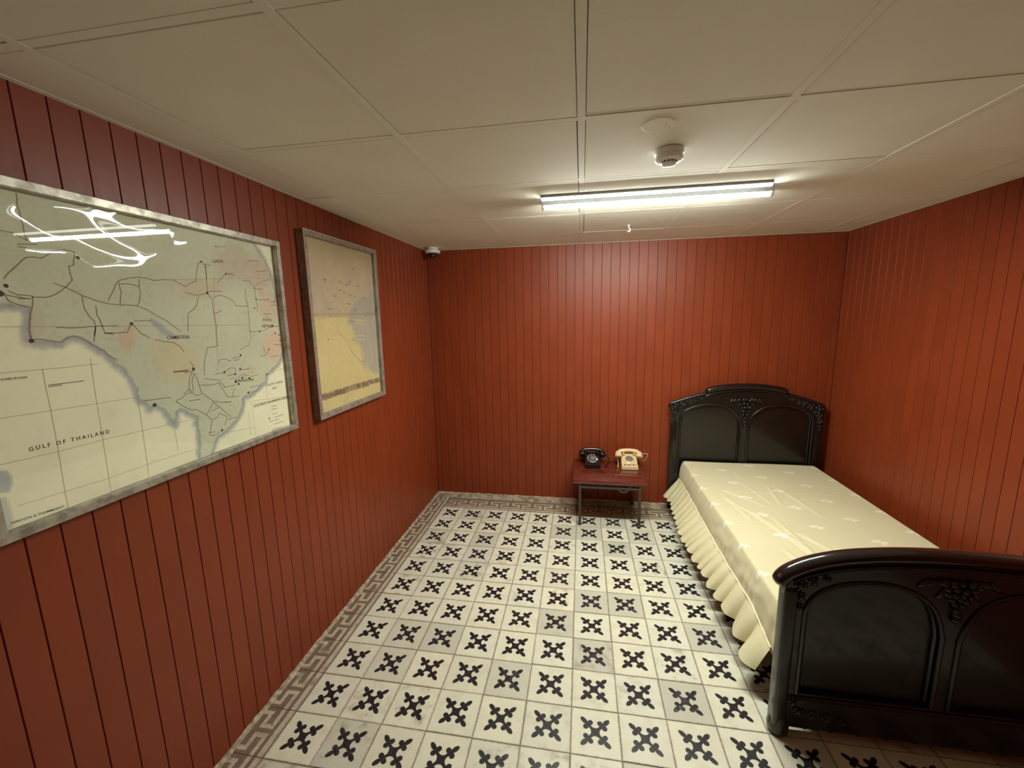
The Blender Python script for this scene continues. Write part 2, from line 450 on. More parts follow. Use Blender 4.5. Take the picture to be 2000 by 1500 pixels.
# left border: inner edge at x=0, so u runs along y and v runs towards -x
lk = tile_mesh('border_tile', X0, 0, 0, TS, lambda x, y: (y/TS, -x/TS))
for r in range(-1, NR): put('border_tile', lk, M_key, 0, -(r+1)*TS if r >= 0 else 0)
edge = tile_mesh('edge_tile', 0, TS, 0, Y0-TS, lambda x, y: (x/TS, y/TS)); edgecut = tile_mesh('edge_tile', 0, WR-3.2, 0, Y0-TS, lambda x, y: (x/TS, y/TS))
edgel = tile_mesh('edge_tile', X0, 0, 0, Y0-TS, lambda x, y: (x/TS, y/TS))
put('edge_tile', edgel, M_plain, 0, TS)
for c in range(17): put('edge_tile', edge if c < 16 else edgecut, M_plain, c*TS, TS)
# the rest of the floor, behind the camera
V_, F_, UV_ = [], [], []
yb = -NR*TS
ry = yb
while ry > YF+.01:
    y1 = max(ry-TS, YF)
    for c in range(17):
        a, b = c*TS+.0016, min((c+1)*TS, WR)-.0016; k = len(V_)
        V_ += [(a, y1+.0016, 0), (b, y1+.0016, 0), (b, ry-.0016, 0), (a, ry-.0016, 0)]; F_.append((k, k+1, k+2, k+3))
        UV_ += [(0, 0), ((b-a)/TS, 0), ((b-a)/TS, 1), (0, 1)]
    ry = y1
o = obj('tile_field', mesh_of('tile_field', V_, F_, uvs=UV_), M_tile, fl); o['kind'] = 'stuff'
o = obj('border_strip', mesh_of('border_strip', [(X0, YF, 0), (-.002, YF, 0), (-.002, yb, 0), (X0, yb, 0)], [(0, 1, 2, 3)], uvs=[(0, .8), (0, 0), (9, 0), (9, .8)]), M_key, fl)
DATA={"coast":[-2624,1764,-2589,1761,-2575,1763,-2555,1756,-2536,1753,-2542,1719,-2547,1696,-2547,1671,-2528,1665,-2506,1666,-2488,1661,-2472,1670,-2455,1676,-2439,1669,-2425,1660,-2409,1645,-2389,1627,-2371,1603,-2360,1586,-2346,1572,-2331,1546,-2322,1517,-2316,1488,-2315,1470,-2296,1456,-2287,1435,-2267,1443,-2251,1427,-2239,1418,-2230,1396,-2214,1358,-2204,1400,-2187,1413,-2156,1385,-2124,1370,-2132,1345,-2131,1314,-2130,1282,-2136,1241,-2140,1203,-2149,1147,-2123,1137,-2096,1210,-2078,1238,-2058,1267,-2020,1280,-1991,1293,-1964,1309,-1943,1326,-1928,1352,-1919,1376,-1912,1392,-1880,1401,-1832,1421,-1787,1441,-1770,1473,-1730,1493,-1698,1508,-1675,1529,-1660,1556,-1642,1589,-1644,1620,-1649,1651,-1652,1675,-1651,1727,-1650,1776,-1665,1823,-1673,1878,-1682,1919,-1696,1951,-1708,1969,-1735,2002,-1755,2025,-1772,2043,-1790,2101],"close":[-2145,2253,-2583,2120],"lake":[-2245,1726,-2225,1721,-2202,1702,-2191,1685,-2168,1670,-2153,1651,-2163,1647,-2188,1660,-2210,1672,-2228,1691,-2243,1709],"isl":[-2670,1372,-2640,1360,-2635,1342,-2636,1323,-2645,1304,-2680,1312],"strip":[-2681,1303,-2653,1299,-2649,1275,-2649,1241,-2652,1216,-2675,1204,-2697,1201],"roads":[[-2477,1818,-2452,1808,-2434,1798,-2418,1788,-2389,1776,-2360,1768,-2323,1763,-2298,1764,-2276,1763,-2249,1752,-2227,1737,-2185,1713,-2164,1694,-2143,1676],[-2452,1808,-2473,1791,-2487,1783,-2501,1779,-2526,1779,-2528,1764,-2537,1737,-2545,1702,-2546,1670],[-2570,1792,-2553,1783,-2539,1783,-2525,1781],[-2578,1787,-2574,1769,-2557,1759,-2535,1753],[-2418,1785,-2418,1751,-2410,1731,-2399,1717,-2399,1698,-2409,1659],[-2546,1669,-2534,1673,-2521,1671,-2503,1665,-2485,1662,-2472,1671,-2455,1677,-2439,1671,-2425,1660,-2408,1645,-2388,1630,-2374,1612,-2358,1598],[-2452,1808,-2434,1828,-2436,1854,-2436,1865,-2424,1870,-2417,1904,-2439,1908,-2461,1903,-2476,1891,-2493,1879,-2508,1880,-2523,1877,-2542,1857,-2553,1845,-2563,1835,-2573,1821],[-2354,1776,-2336,1805,-2326,1824,-2316,1835,-2288,1846,-2258,1852,-2233,1851,-2210,1845,-2175,1851,-2139,1852,-2103,1832,-2079,1846,-2056,1855,-2048,1890,-2038,1918,-2024,1927],[-2323,1765,-2314,1802,-2317,1826,-2297,1829,-2275,1826,-2259,1822,-2258,1803,-2263,1784,-2273,1763],[-2256,1846,-2259,1822],[-2378,1681,-2350,1681,-2317,1681,-2301,1707],[-2298,1707,-2277,1676,-2251,1660],[-2389,1760,-2390,1733,-2383,1712,-2378,1681],[-2008,1918,-2012,1866,-2015,1817],[-2024,1927,-2011,1912,-2010,1866],[-2106,1812,-2064,1804,-2018,1813,-1997,1793,-2000,1763,-2001,1738,-1996,1685,-2001,1656,-2002,1617,-2050,1611,-2053,1592,-2061,1582,-2071,1546,-2076,1513],[-2054,1800,-2064,1776,-2077,1756,-2106,1738,-2116,1675],[-1992,1799,-1965,1808,-1940,1805,-1920,1796,-1903,1791,-1894,1771,-1863,1769,-1830,1772],[-2001,1740,-1983,1742,-1962,1753],[-1834,1839,-1837,1801,-1830,1772,-1832,1708,-1839,1681,-1835,1653,-1834,1629],[-1965,1856,-1946,1873,-1922,1891,-1886,1900],[-1783,1846,-1781,1801,-1781,1749],[-1844,1873,-1806,1874,-1785,1852,-1741,1875,-1686,1892],[-1839,1664,-1780,1661,-1726,1677,-1661,1682],[-2236,1653,-2208,1646,-2173,1640,-2153,1625,-2143,1604],[-2116,1541,-2126,1525,-2136,1510,-2145,1471,-2166,1460],[-2114,1525,-2105,1503,-2103,1480,-2095,1446,-2074,1429,-2053,1409,-2016,1397,-1976,1390],[-2116,1526,-2129,1496,-2129,1457],[-2091,1366,-2112,1382,-2130,1396,-2145,1394,-2162,1407,-2198,1437,-2191,1443,-2176,1445,-2155,1458,-2137,1458,-2117,1443,-2099,1447],[-2054,1407,-2073,1385,-2091,1366,-2071,1341,-2045,1345,-2034,1360,-2015,1345,-2002,1336,-2009,1319,-2021,1306],[-2071,1341,-2080,1313,-2088,1286,-2072,1279,-2033,1290],[-2054,1407,-2020,1369,-1985,1332],[-2020,1474,-2004,1445,-1989,1414,-1961,1408,-1930,1407],[-1965,1411,-1958,1429,-1948,1440],[-2078,1501,-2051,1493,-2018,1486,-1993,1452],[-1988,1512,-1960,1525,-1935,1521,-1936,1503],[-2014,1541,-2006,1562,-1980,1564,-1951,1552],[-1772,1600,-1766,1577,-1757,1558,-1741,1582],[-1845,1627,-1848,1610,-1873,1601,-1901,1591],[-2125,1571,-2117,1558,-2116,1541],[-2020,1474,-2048,1471,-2080,1476,-2103,1480],[-1927,1480,-1912,1489,-1885,1491],[-2521,2074,-2517,2030,-2520,2003,-2517,1967,-2515,1919],[-2561,1935,-2539,1933,-2515,1919],[-2490,1701,-2444,1699,-2394,1702,-2340,1701]],"redr":[[-2399,1698,-2406,1676],[-2378,1681,-2364,1679,-2355,1677],[-2142,1472,-2136,1460]],"grat":[[-2651,1489,-2633,1488,-2535,1485,-2427,1481,-2321,1478],[-2669,1380,-2647,1377,-2531,1373,-2417,1373,-2286,1368,-2126,1361],[-2637,1265,-2549,1261,-2452,1256,-2304,1257,-2147,1253],[-2634,1596,-2616,1596,-2518,1594,-2409,1594],[-2616,1706,-2444,1702,-2233,1699,-1835,1691],[-2536,1595,-2537,1543,-2536,1481,-2537,1418,-2539,1340,-2542,1212],[-2426,1612,-2430,1501,-2432,1379,-2436,1213],[-2319,1489,-2320,1388,-2325,1214],[-2218,1342,-2217,1268],[-1874,1356,-1872,1218],[-1914,1375,-1820,1367,-1651,1350],[-1884,1362,-1792,1352,-1653,1340],[-1784,1427,-1784,1366],[-1741,1480,-1654,1486],[-2210,1846,-2019,1865,-1676,1897],[-1979,1878,-2001,1686,-2010,1569],[-2021,1276,-1875,1257],[-1897,1330,-1899,1230]],"cities":[[-2586,1785,7.6],[-2572,1804,4.8],[-2546,1669,5.7],[-2300,1707,4.9],[-2024,1927,3.8],[-2016,1815,4.9],[-1952,1992,2.5],[-1921,1893,3.8],[-1783,1846,3.8],[-1781,1801,3.8],[-1713,1801,3.8],[-1670,1796,3.8],[-1796,1762,3.8],[-1782,1663,4.2],[-1692,1651,4.2],[-1667,1642,3.8],[-1665,1616,3.8],[-1741,1582,3.8],[-1900,1570,4.9],[-1911,1514,4.9],[-1988,1512,4.9],[-1939,1497,4.6],[-1906,1477,4.9],[-1870,1470,4.9],[-1942,1466,4.9],[-1928,1455,4.9],[-2116,1541,6.1],[-1884,1411,5.3],[-2271,1442,6.5],[-2033,1290,4.9],[-1770,1473,4.6],[-1786,1275,3.8],[-1661,1597,2.5],[-2411,1891,4.8]],"dashes":[[-2578,1782,-2538,1775],[-2555,1774,-2530,1775],[-2534,1907,-2495,1913],[-2535,1901,-2518,1901],[-2291,1715,-2239,1716],[-2299,1462,-2216,1457],[-2194,1540,-2136,1536],[-2152,1533,-2121,1532],[-2031,1510,-1993,1511],[-1979,1496,-1944,1498],[-1904,1511,-1861,1510],[-1900,1483,-1870,1483],[-1860,1475,-1823,1478],[-1964,1482,-1944,1483],[-2000,1453,-1944,1454],[-1947,1562,-1906,1564],[-1936,1553,-1907,1554],[-1873,1431,-1816,1432],[-1876,1411,-1836,1411],[-1793,1555,-1763,1557],[-1737,1547,-1682,1549],[-1706,1600,-1661,1597],[-1774,1844,-1736,1844],[-1776,1799,-1722,1799],[-1702,1793,-1671,1789],[-1692,1777,-1653,1776],[-1747,1738,-1701,1738],[-1680,1708,-1644,1708],[-1912,1893,-1880,1890],[-1948,1991,-1905,1998],[-1763,1918,-1703,1926],[-1799,1958,-1741,1963],[-2008,1821,-1954,1824],[-2012,1921,-1984,1917],[-2530,1552,-2452,1551],[-2531,1548,-2502,1548],[-1765,1325,-1733,1323],[-1767,1311,-1729,1310],[-1765,1287,-1735,1289],[-1754,1272,-1694,1272],[-1788,1259,-1763,1258],[-1756,1258,-1727,1258],[-1756,1241,-1703,1242],[-1779,1219,-1716,1218],[-2070,1375,-2035,1379],[-2001,1325,-1959,1325],[-2151,1431,-2107,1428],[-2093,1297,-2065,1293],[-2003,1392,-1973,1392]],"m2sea":[-534,1932,-715,1890,-884,1849,-971,1811,-1023,1776,-1074,1742,-1106,1712,-1076,1657,-1050,1604,-1005,1548,-969,1496,-957,1453,-950,1416,-896,1379,-853,1350,-630,1285],"m2road":[[-1385,1712,-1254,1725,-985,1714,-739,1733],[-1212,1676,-1209,1632,-1122,1574,-1076,1503,-995,1447,-954,1387],[-1332,1881,-1308,1801,-1246,1775,-1160,1748],[-1307,1989,-1267,1953]],"m2marks":[[-1308,1923,-1281,1922],[-1227,1837,-1202,1838],[-1140,1913,-1125,1909],[-1098,1908,-1065,1910],[-1051,1929,-1035,1927],[-1122,1859,-1101,1858],[-1063,1850,-1041,1848],[-1018,1846,-996,1841],[-1093,1799,-1060,1796],[-1025,1764,-996,1761],[-1172,1871,-1152,1869],[-968,1910,-944,1906],[-905,1839,-880,1836],[-1295,1766,-1249,1761],[-1011,2010,-988,2006],[-1296,1915,-1287,1913],[-1159,1920,-1144,1919],[-1070,1693,-1036,1693],[-977,1445,-953,1439],[-1075,1587,-1059,1582],[-1311,1603,-1302,1600]],"m2stripe":[-1413,1295,-1108,1297,-692,1294],"m2box":[[-1005,1702,-901,1697,-905,1671,-1009,1680,-1005,1702],[-1032,1606,-928,1604,-932,1578,-1035,1584,-1032,1606]]}
TEXTS=[('G U L F   O F   T H A I L A N D', [-2.595, 1.3918, -2.4124, 1.3875], 0.0111), ('CAMBODIA', [-2.1961, 1.6521, -2.1121, 1.6509], 0.0121), ('LAOS', [-1.9735, 1.9292, -1.9267, 1.9347], 0.0116), ('SOUTH', [-1.7579, 1.7071, -1.7062, 1.704], 0.0123), ('VIETNAM', [-1.7683, 1.6784, -1.6974, 1.6786], 0.0123), ('SAIGON', [-1.9444, 1.4642, -1.8495, 1.4554], 0.0124), ('SOUTH CHINA', [-1.7787, 1.4188, -1.6781, 1.421], 0.0105), ('SEA', [-1.7473, 1.3993, -1.7183, 1.3989], 0.0107), ('SOUTHEAST ASIA BRIEFING GRAPHIC', [-1.8644, 1.3424, -1.6414, 1.3428], 0.0101), ('KHIRI KHAN', [-2.6173, 1.577, -2.5693, 1.576], 0.0062), ('NAKHON SI THAMMARAT', [-2.6556, 1.2258, -2.5503, 1.2191], 0.0063), ('PHNOM PENH', [-2.1891, 1.5377, -2.1362, 1.5359], 0.0063)]
FILMW=[-424,410,240,-253,27,-250,81,590,-286,-514,200,-225,36,421,-611,-344,448,364,-200,-472,151,522,161,-649,338,-659,-173,1315,-316,-635,152,-318,178,57,111,1304,-101,-311,1103,-359,-1520,302,1265,913,19,-1220,-2183,-117,-164,648,-109,-2276,2364,2158,-3088,-2444,-571,4055,2818,-653,76,-182,-603,1481,1281,-3918,-313,7458,-899,-4930,-712,-656,78,-166,142,1114,-3532,92,3502,-414,-3071,-1315,761,-1289,-11,95,87,-1102,284,7980,-6083,-4232,-44,3129,8445,-514,21,-342,597,192,-50,-2917,-11016,19879,-4575,-10512,1479,-597,112,-125,-53,-137,-791,3305,5543,-5010,-13295,18910,-3377,3052,-105,345,-411,659,-443,-2118,7791,-7330,10774,-2363,-11278,6213,-135,379,-890,981,1985,-7824,4391,-6164,3888,-8700,14585,-3325,-136,542,-624,-897,1480,6,8728,-5067,5785,778,-5479,-4245,-78,10,399,715,-1690,-1404,2113,-6311,4274,421,-5588,15298,177,-298,-635,1384,-919,33,5958,1417,-715,419,-5406,-524,-89,513,-512,100,0,-770,-483,2223,5187,3233,-1558,755,-188,148,129,-170,309,554,-2182,-3290,-2165,-3576,-1067,3232,162,-273,56,21,-388,302,2091,1830,528,930,89,-2785,0,26,34,145,216,-1004,-839,-297,-471,1731,1317,-2037,-58,96,-27,-425,412,547,180,215,-846,-689,207,283,36,-123,174,77,-222,-185,-217,318,582,-110,-329,386,2,38,-115,107,-57,112,128,-352,-50,181,-66,-63]

# ------------------------------------------------------------------ bed (head against the back wall)
CX = 2.575
bed = thing('bed', 'black carved wooden bed with arched headboard and footboard in the back right corner', 'bed', (CX, -.76, 0))
BO = Vector((CX, -.76, 0))
def bobj(name, me, mat, par=None):
    me.transform(Matrix.Translation(-BO)); return obj(name, me, mat, par or bed)
def sub(name, me, mat, par):
    me.transform(Matrix.Translation(-BO)); return obj(name, me, mat, par)
def mir(pts): return [(2*CX-x, z) for x, z in reversed(pts)]
def arch(pts, n=5): return [(p.x, p.y) for p in catmull([(x, z, 0) for x, z in pts], n)]

def end_board(kind, yf, yb_, top, archL, pb, zb, foot):
    """outline (left half list 'top' from left edge to centre), left arch opening 'archL', panel bottom pb, body bottom zb"""
    half = arch(top)
    outl = [(half[0][0], zb)]+half+mir(half)[1:]+[(2*CX-half[0][0], zb)]
    aL = arch(archL); holeL = [(aL[0][0], pb)]+aL+[(aL[-1][0], pb)]; holeR = mir(holeL)
    body = prism_mesh(kind, outl, yf, yf+.022, holes=[holeL, holeR])
    root = bobj(kind, body, M_wood)
    back = [(x+(.012 if x < CX else -.012), z-.012 if z > zb+.01 else z) for x, z in outl]
    sub('back_panel', prism_mesh('back_panel', back, yf+.0221, yb_), M_wood, root)
    for hl in (holeL, holeR):
        pts = [(x, yf-.001, z) for x, z in hl]
        sub('moulding', tube_mesh('moulding', pts, .0085, 8), M_wood, root)
        inner = [((x-CX)*1.0+CX, yf+.018, z) for x, z in hl]
        cx_ = sum(p[0] for p in hl)/len(hl); cz_ = sum(p[1] for p in hl)/len(hl)
        inner = [(cx_+(x-cx_)*.95, yf+.016, cz_+(z-cz_)*.965) for x, z in hl]
        sub('moulding', tube_mesh('moulding', inner, .0075, 6), M_wood, root)
    return root, outl, holeL

# headboard
topH = [(1.988, .80), (1.982, .90), (1.990, .938), (2.02, .953), (2.10, .982), (2.18, 1.007), (2.26, 1.028), (2.36, 1.042), (2.575, 1.055)]
aH = [(2.062, .80), (2.070, .848), (2.11, .892), (2.18, .925), (2.28, .947), (2.36, .945), (2.43, .925), (2.49, .885), (2.53, .83), (2.545, .77), (2.548, .70)]
hb, outH, _ = end_board('headboard', .222, .268, topH, aH, .33, .14, False)
# top moulding following the shoulders, and the crest with rounded ends
sh = [(x, z) for x, z in arch(topH) if x < 2.30 and z > .90]
for pts in (sh, mir(sh)):
    sub('top_moulding', tube_mesh('top_moulding', [(x, .240, z+.002) for x, z in pts], [.017]*len(pts), 8), M_wood, hb)
crest = [(2.262, 1.048), (2.30, 1.068), (2.40, 1.088), (2.50, 1.097), (CX, 1.099)]
cl = arch(crest); cl = cl+mir(cl)[1:]
rad = [.013+.012*min(1, min(i, len(cl)-1-i)/3) for i in range(len(cl))]
sub('crest_rail', tube_mesh('crest_rail', [(x, .238, z) for x, z in cl], rad, 12, ry=1.2), M_wood, hb)
lo = [(x, z-.036) for x, z in cl]
outl = [(x, z+.012) for x, z in cl]+[(x, z) for x, z in reversed(lo)]
sub('crest_board', prism_mesh('crest_board', outl, .222, .256), M_wood, hb)
sub('crest_bead', tube_mesh('crest_bead', [(x, .220, z+.004) for x, z in lo], .007, 6), M_wood, hb)
rnd = random.Random(5)
def leaf(bm, x, y, z, L, wd, ang):
    q = bmesh.ops.create_icosphere(bm, subdivisions=1, radius=1)
    bmesh.ops.transform(bm, verts=q['verts'], matrix=Matrix.Translation((x, y, z)) @ Matrix.Rotation(ang, 4, 'Y') @ Matrix.Diagonal((L, .009, wd, 1)))
def spandrel(yf, cx, zt, zb, wd, name, root):
    """triangular bunch of grapes and leaves that hangs between the two arches"""
    bm = bmesh.new()
    rows = 8
    for i in range(rows):
        f = i/(rows-1); z = zt-(zt-zb)*f; half = wd*(1-f)**1.15*.55
        k = max(1, int(round(half*2/.026)))
        for j in range(k):
            x = cx+((j+.5)/k-.5)*2*half+rnd.uniform(-.004, .004); r = .0135*rnd.uniform(.8, 1.2)
            add_blob(bm, (x, yf-.005, z+rnd.uniform(-.005, .005)), (r, .016, r), 2)
    for s in (-1, 1):
        for k in range(3):
            leaf(bm, cx+s*wd*(.45+.22*k), yf-.002, zt+.004-.012*k*.4, .034, .012, s*(.25+.25*k)*1.0)
        leaf(bm, cx+s*wd*.42, yf-.002, zt-.040, .036, .009, s*1.0)
    o_ = sub(name, bm_done(bm, name, True), M_wood, root); o_['kind'] = 'stuff'; return o_
spandrel(.222, CX, .985, .775, .125, 'carved_grapes', hb)
def corner(yf, s, pts, root, name='carved_flowers', sc_=1.0):
    bm = bmesh.new()
    for x, z, r in pts:
        X = CX+s*(CX-x)*-1 if s > 0 else x
        X = x if s < 0 else 2*CX-x
        add_blob(bm, (X, yf-.004, z), (r*.45, .015, r*.45), 2)
        n = 5
        for k in range(n):
            a = 2*PI*k/n+rnd.uniform(0, 1)
            add_blob(bm, (X+math.cos(a)*r*.62, yf-.001, z+math.sin(a)*r*.62), (r*.40, .009, r*.40), 1)
    o_ = sub(name, bm_done(bm, name, True), M_wood, root); o_['kind'] = 'stuff'; return o_
ptsH = [(2.022, .915, .042), (2.085, .938, .034), (2.135, .960, .028), (2.180, .974, .025), (2.225, .992, .020), (2.255, 1.004, .014), (2.018, .858, .032), (2.014, .812, .025), (2.012, .775, .018), (2.012, .745, .012), (2.056, .895, .022)]
for s in (-1, 1): corner(.222, s, ptsH, hb)
for s in (-1, 1):
    x0 = 1.990 if s < 0 else 2*CX-1.990-.052
    bobj('bed_post', box_mesh('bed_post', x0, x0+.052, .216, .278, 0, .79, bev=.006, seg=2, smooth=True), M_wood)

# footboard
FY = -1.800
topF = [(2.010, .60), (2.010, .66), (2.04, .705), (2.10, .745), (2.20, .776), (2.32, .795), (2.45, .805), (2.575, .808)]
aF = [(2.085, .54), (2.093, .60), (2.13, .650), (2.20, .688), (2.30, .705), (2.38, .700), (2.45, .675), (2.505, .625), (2.535, .56), (2.548, .50)]
fb_, outF, _ = end_board('footboard', FY, FY+.046, topF, aF, .205, .045, True)
rail = [(1.994, .664), (2.004, .694), (2.035, .724), (2.10, .758), (2.20, .789), (2.32, .808), (2.45, .818), (CX, .821)]
rl = arch(rail, 6); rl = rl+mir(rl)[1:]
rad = [.027*min(1, .55+.45*min(i, len(rl)-1-i)/3) for i in range(len(rl))]
sub('top_rail', tube_mesh('top_rail', [(x, FY+.018, z) for x, z in rl], rad, 14, ry=1.25), M_gloss, fb_)
sub('rail_bead', tube_mesh('rail_bead', [(x, FY-.004, z-.036) for x, z in rl if 2.03 < x < 2*CX-2.03], .007, 6), M_wood, fb_)
spandrel(FY, CX, .730, .590, .125, 'carved_grapes', fb_)
ptsF = [(2.062, .675, .026), (2.105, .694, .022), (2.150, .710, .016), (2.066, .628, .022), (2.064, .585, .017)]
ptsF2 = [(2.10, .125, .024), (2.15, .112, .022), (2.20, .105, .020), (2.26, .10, .016), (2.075, .165, .018)]
for s in (-1, 1): corner(FY, s, ptsF, fb_); corner(FY, s, ptsF2, fb_)
sub('bottom_bead', tube_mesh('bottom_bead', [(2.06, FY-.002, .185), (2*CX-2.06, FY-.002, .185)], .008, 6), M_wood, fb_)
for s in (-1, 1):
    x0 = 2.008 if s < 0 else 2*CX-2.008-.05
    xc = x0+.025
    bm = bmesh.new(); add_box(bm, x0, x0+.05, FY-.008, FY+.052, .02, .66, bev=.012, seg=3)
    po = bobj('bed_post', bm_done(bm, 'bed_post', True, 50), M_wood)
    sub('carved_foot', lathe_mesh('carved_foot', [(0, 0), (.030, 0), (.038, .012), (.040, .035), (.033, .065), (.027, .085), (0, .09)], 18, Matrix.Translation((xc+(.006 if s < 0 else -.006), FY+.02, 0))), M_wood, po)
for s in (-1, 1):
    x0 = 2.102 if s < 0 else 2*CX-2.102-.03
    bobj('side_rail', box_mesh('side_rail', x0, x0+.03, FY+.046, .222, .15, .284, bev=.005), M_wood)
bobj('slat_deck', box_mesh('slat_deck', 2.095, 2*CX-2.095, FY+.05, .218, .285, .312), M_wood)

# bedspread: fitted cover with piping and a gathered ruffle (lies on the bed)
SPO = Vector((CX, -.76, .45))
sp = thing('bedspread', 'pale yellow bedspread with small white flowers and a gathered ruffle on the bed', 'bedspread', SPO)
def pathx(y):     # edge of the mattress top on the near side
    return 2.098+.004*math.sin(y*5)
YH, YE = .203, -1.742
creases = [((2.432, -.04), (2.43, -.175), .005, .014), ((2.567, -.30), (2.526, -.60), .007, .016), ((2.23, -.39), (2.429, -.646), .005, .014), ((2.21, -.45), (2.258, -.86), .004, .02),
           ((2.30, -.75), (2.43, -1.20), .008, .016), ((2.392, -1.0), (2.424, -1.26), .006, .014), ((2.40, -.80), (2.43, -1.2), .005, .018), ((2.447, -.966), (2.56, -1.20), .007, .015),
           ((2.40, -.20), (2.48, -.62), .003, .02), ((2.18, -.50), (2.40, -.95), .004, .016), ((2.62, -.30), (2.70, -.75), .003, .025), ((2.30, -1.15), (2.38, -1.55), .005, .02), ((2.10, -.42), (3.10, -.40), .0025, .012), ((2.10, -.90), (3.10, -.92), .0022, .012)]
def top_z(x, y):
    z = .456
    for (ax, ay), (bx_, by), hgt, wd in creases:
        dx, dy = bx_-ax, by-ay; L2 = dx*dx+dy*dy
        t = ((x-ax)*dx+(y-ay)*dy)/L2
        f = max(0, min(1, t*5+.3))*max(0, min(1, (1-t)*5+.3))
        d = ((x-ax)*dy-(y-ay)*dx)/math.sqrt(L2)
        if f > 0 and abs(d) < wd*3: z += 1.5*hgt*f*(math.exp(-(d/wd)**2*4)-.45*math.exp(-((d-wd*.9)/wd)**2*4))
    z += .0025*math.sin(x*7+y*3)*math.sin(y*4.3)
    return z
PIPE = [(2.070, YH, .286), (2.069, .11, .299), (2.070, -.145, .301), (2.069, -.37, .295), (2.070, -.63, .282), (2.069, -.845, .278), (2.070, -1.03, .276), (2.069, -1.23, .283), (2.070, -1.40, .284), (2.072, -1.52, .254), (2.075, -1.600, .226), (2.080, YE+.005, .205)]
pipe = catmull(PIPE, 16)
def pipe_at(y):
    for a, b in zip(pipe, pipe[1:]):
        if a.y >= y >= b.y:
            t = (a.y-y)/max(1e-6, a.y-b.y); return a.lerp(b, t)
    return pipe[-1] if y < pipe[-1].y else pipe[0]
NY = 190
V_, UV_, F_ = [], [], []
XR = 3.118
xsn = [0]*0
ncol = None
for i in range(NY+1):
    y = YH+(YE-YH)*i/NY
    p = pipe_at(y); ex_ = pathx(y); row = []
    # near side, from the piping up to the rounded edge
    for k in range(9):
        t = k/9
        wr_ = (.0042 if y > -.6 else .002)*math.sin(y*75+t*2+math.sin(y*19)*2)*(1-t*.5)
        if y < -.7: wr_ += .0035*math.sin(y*14+t*10+math.sin(y*31))*t*(1-t)*3.2
        x = p.x+(ex_-.008-p.x)*t-.007*math.sin(PI*t)+wr_; z = p.z+(.436-p.z)*t
        row.append((x, z, 2.075-(1-t)*.115))
    for k in range(1, 5):
        a = PI/2*k/5; row.append((ex_-.008+.020*(1-math.cos(a)), .436+.020*math.sin(a), 2.075+.022*k/5))
    n = 95
    for k in range(n+1):
        x = ex_+.012+(XR-.032-ex_)*k/n; row.append((x, top_z(x, y)*1.0, x))
    for k in range(1, 6):
        a = PI/2*k/5; row.append((XR-.02+.02*math.sin(a), .436+.020*math.cos(a), XR-.02+.03*k/5))
    row.append((XR+.004, .38, XR+.08)); row.append((XR+.008, .33, XR+.13))
    ncol = len(row)
    # head end dips over the mattress edge
    hd = max(0, 1-i/3); ft = max(0, 1-(NY-i)/3)
    for x, z, u in row:
        V_.append((x-SPO.x, y-SPO.y, z-SPO.z-(.010*hd*hd if z > .43 else 0)-.010*ft*ft)); UV_.append((u, y))
for i in range(NY):
    for k in range(ncol-1):
        a = i*ncol+k; F_.append((a, a+1, a+1+ncol, a+ncol))
obj('cover', mesh_of('cover', V_, F_, True, UV_), M_cloth, sp)
bm = bmesh.new()
# foot and head ends closed so that the cover reads as a fitted box
for yy, i0 in ((YH, 0), (YE, NY*ncol)):
    pass
bm.free()
obj('piping', tube_mesh('piping', [Vector((q.x-.004, q.y, q.z+.002+.0018*math.sin(q.y*31)))-SPO for q in pipe if q.y > -1.603], .0042, 6), M_piping, sp)
# ruffle
def ruffle(side):
    NR_, NT = 620, 9; V_, F_ = [], []
    pipe = [q for q in globals()['pipe'] if q.y > -1.603]
    Ls = [0]
    for a, b in zip(pipe, pipe[1:]): Ls.append(Ls[-1]+(b-a).length)
    tot = Ls[-1]
    rn = random.Random(11 if side < 0 else 12)
    # pleat phase: pleats grow towards the foot
    ph, cur = [], 0.0
    wl_ = []
    for i in range(NR_+1):
        f = i/NR_
        lam = .080+.095*max(0, (f-.55)/.45)**1.4+.014*math.sin(f*37)
        ph.append(cur); cur += tot/NR_/lam
    for i in range(NR_+1):
        f = i/NR_; d = f*tot
        j = max(k for k in range(len(Ls)) if Ls[k] <= d+1e-9); j = min(j, len(pipe)-2)
        p = pipe[j].lerp(pipe[j+1], (d-Ls[j])/max(1e-9, Ls[j+1]-Ls[j]))
        a_ = 2*PI*ph[i]; c = 2.0*abs(math.sin(a_/2+.25*math.sin(ph[i]*2.3)))-1.1; s2 = math.sin(a_+.9); amp = .017+.012*max(0, (f-.5)/.5)+.004*math.sin(ph[i]*1.7)
        hemx = float(np.interp(p.y, [-1.62, -1.38, -1.0, -.7, -.5, .02, .2], [1.987, 2.010, 1.980, 1.955, 1.942, 1.980, 1.962])); drop = p.z-.140+.006*math.sin(ph[i]*2.1)-.004*c+(.02 if f > .93 else 0)*(f-.93)/.07
        for k in range(NT+1):
            t = k/NT
            g_ = amp*c*(.12+.88*t**.8)+.0012*math.sin(a_*3.3)*t*(1.2-t); x = p.x-.004-(p.x-hemx)*t**.9-g_
            y = p.y+.012*s2*t-.02*t*max(0, f-.9)*10
            z = p.z-drop*t-.10*g_
            X = x if side < 0 else 2*CX+.01-x
            V_.append((X-SPO.x, y-SPO.y, z-SPO.z))
    m = NT+1
    for i in range(NR_):
        for k in range(NT): a = i*m+k; F_.append((a, a+1, a+1+m, a+m))
    return mesh_of('ruffle', V_, F_, True)
obj('ruffle', ruffle(-1), M_ruffle, sp)
bm_ = box_mesh('mattress', 2.108, 3.108, YE+.012, YH-.012, .314, .445, bev=.02, seg=2, smooth=True)
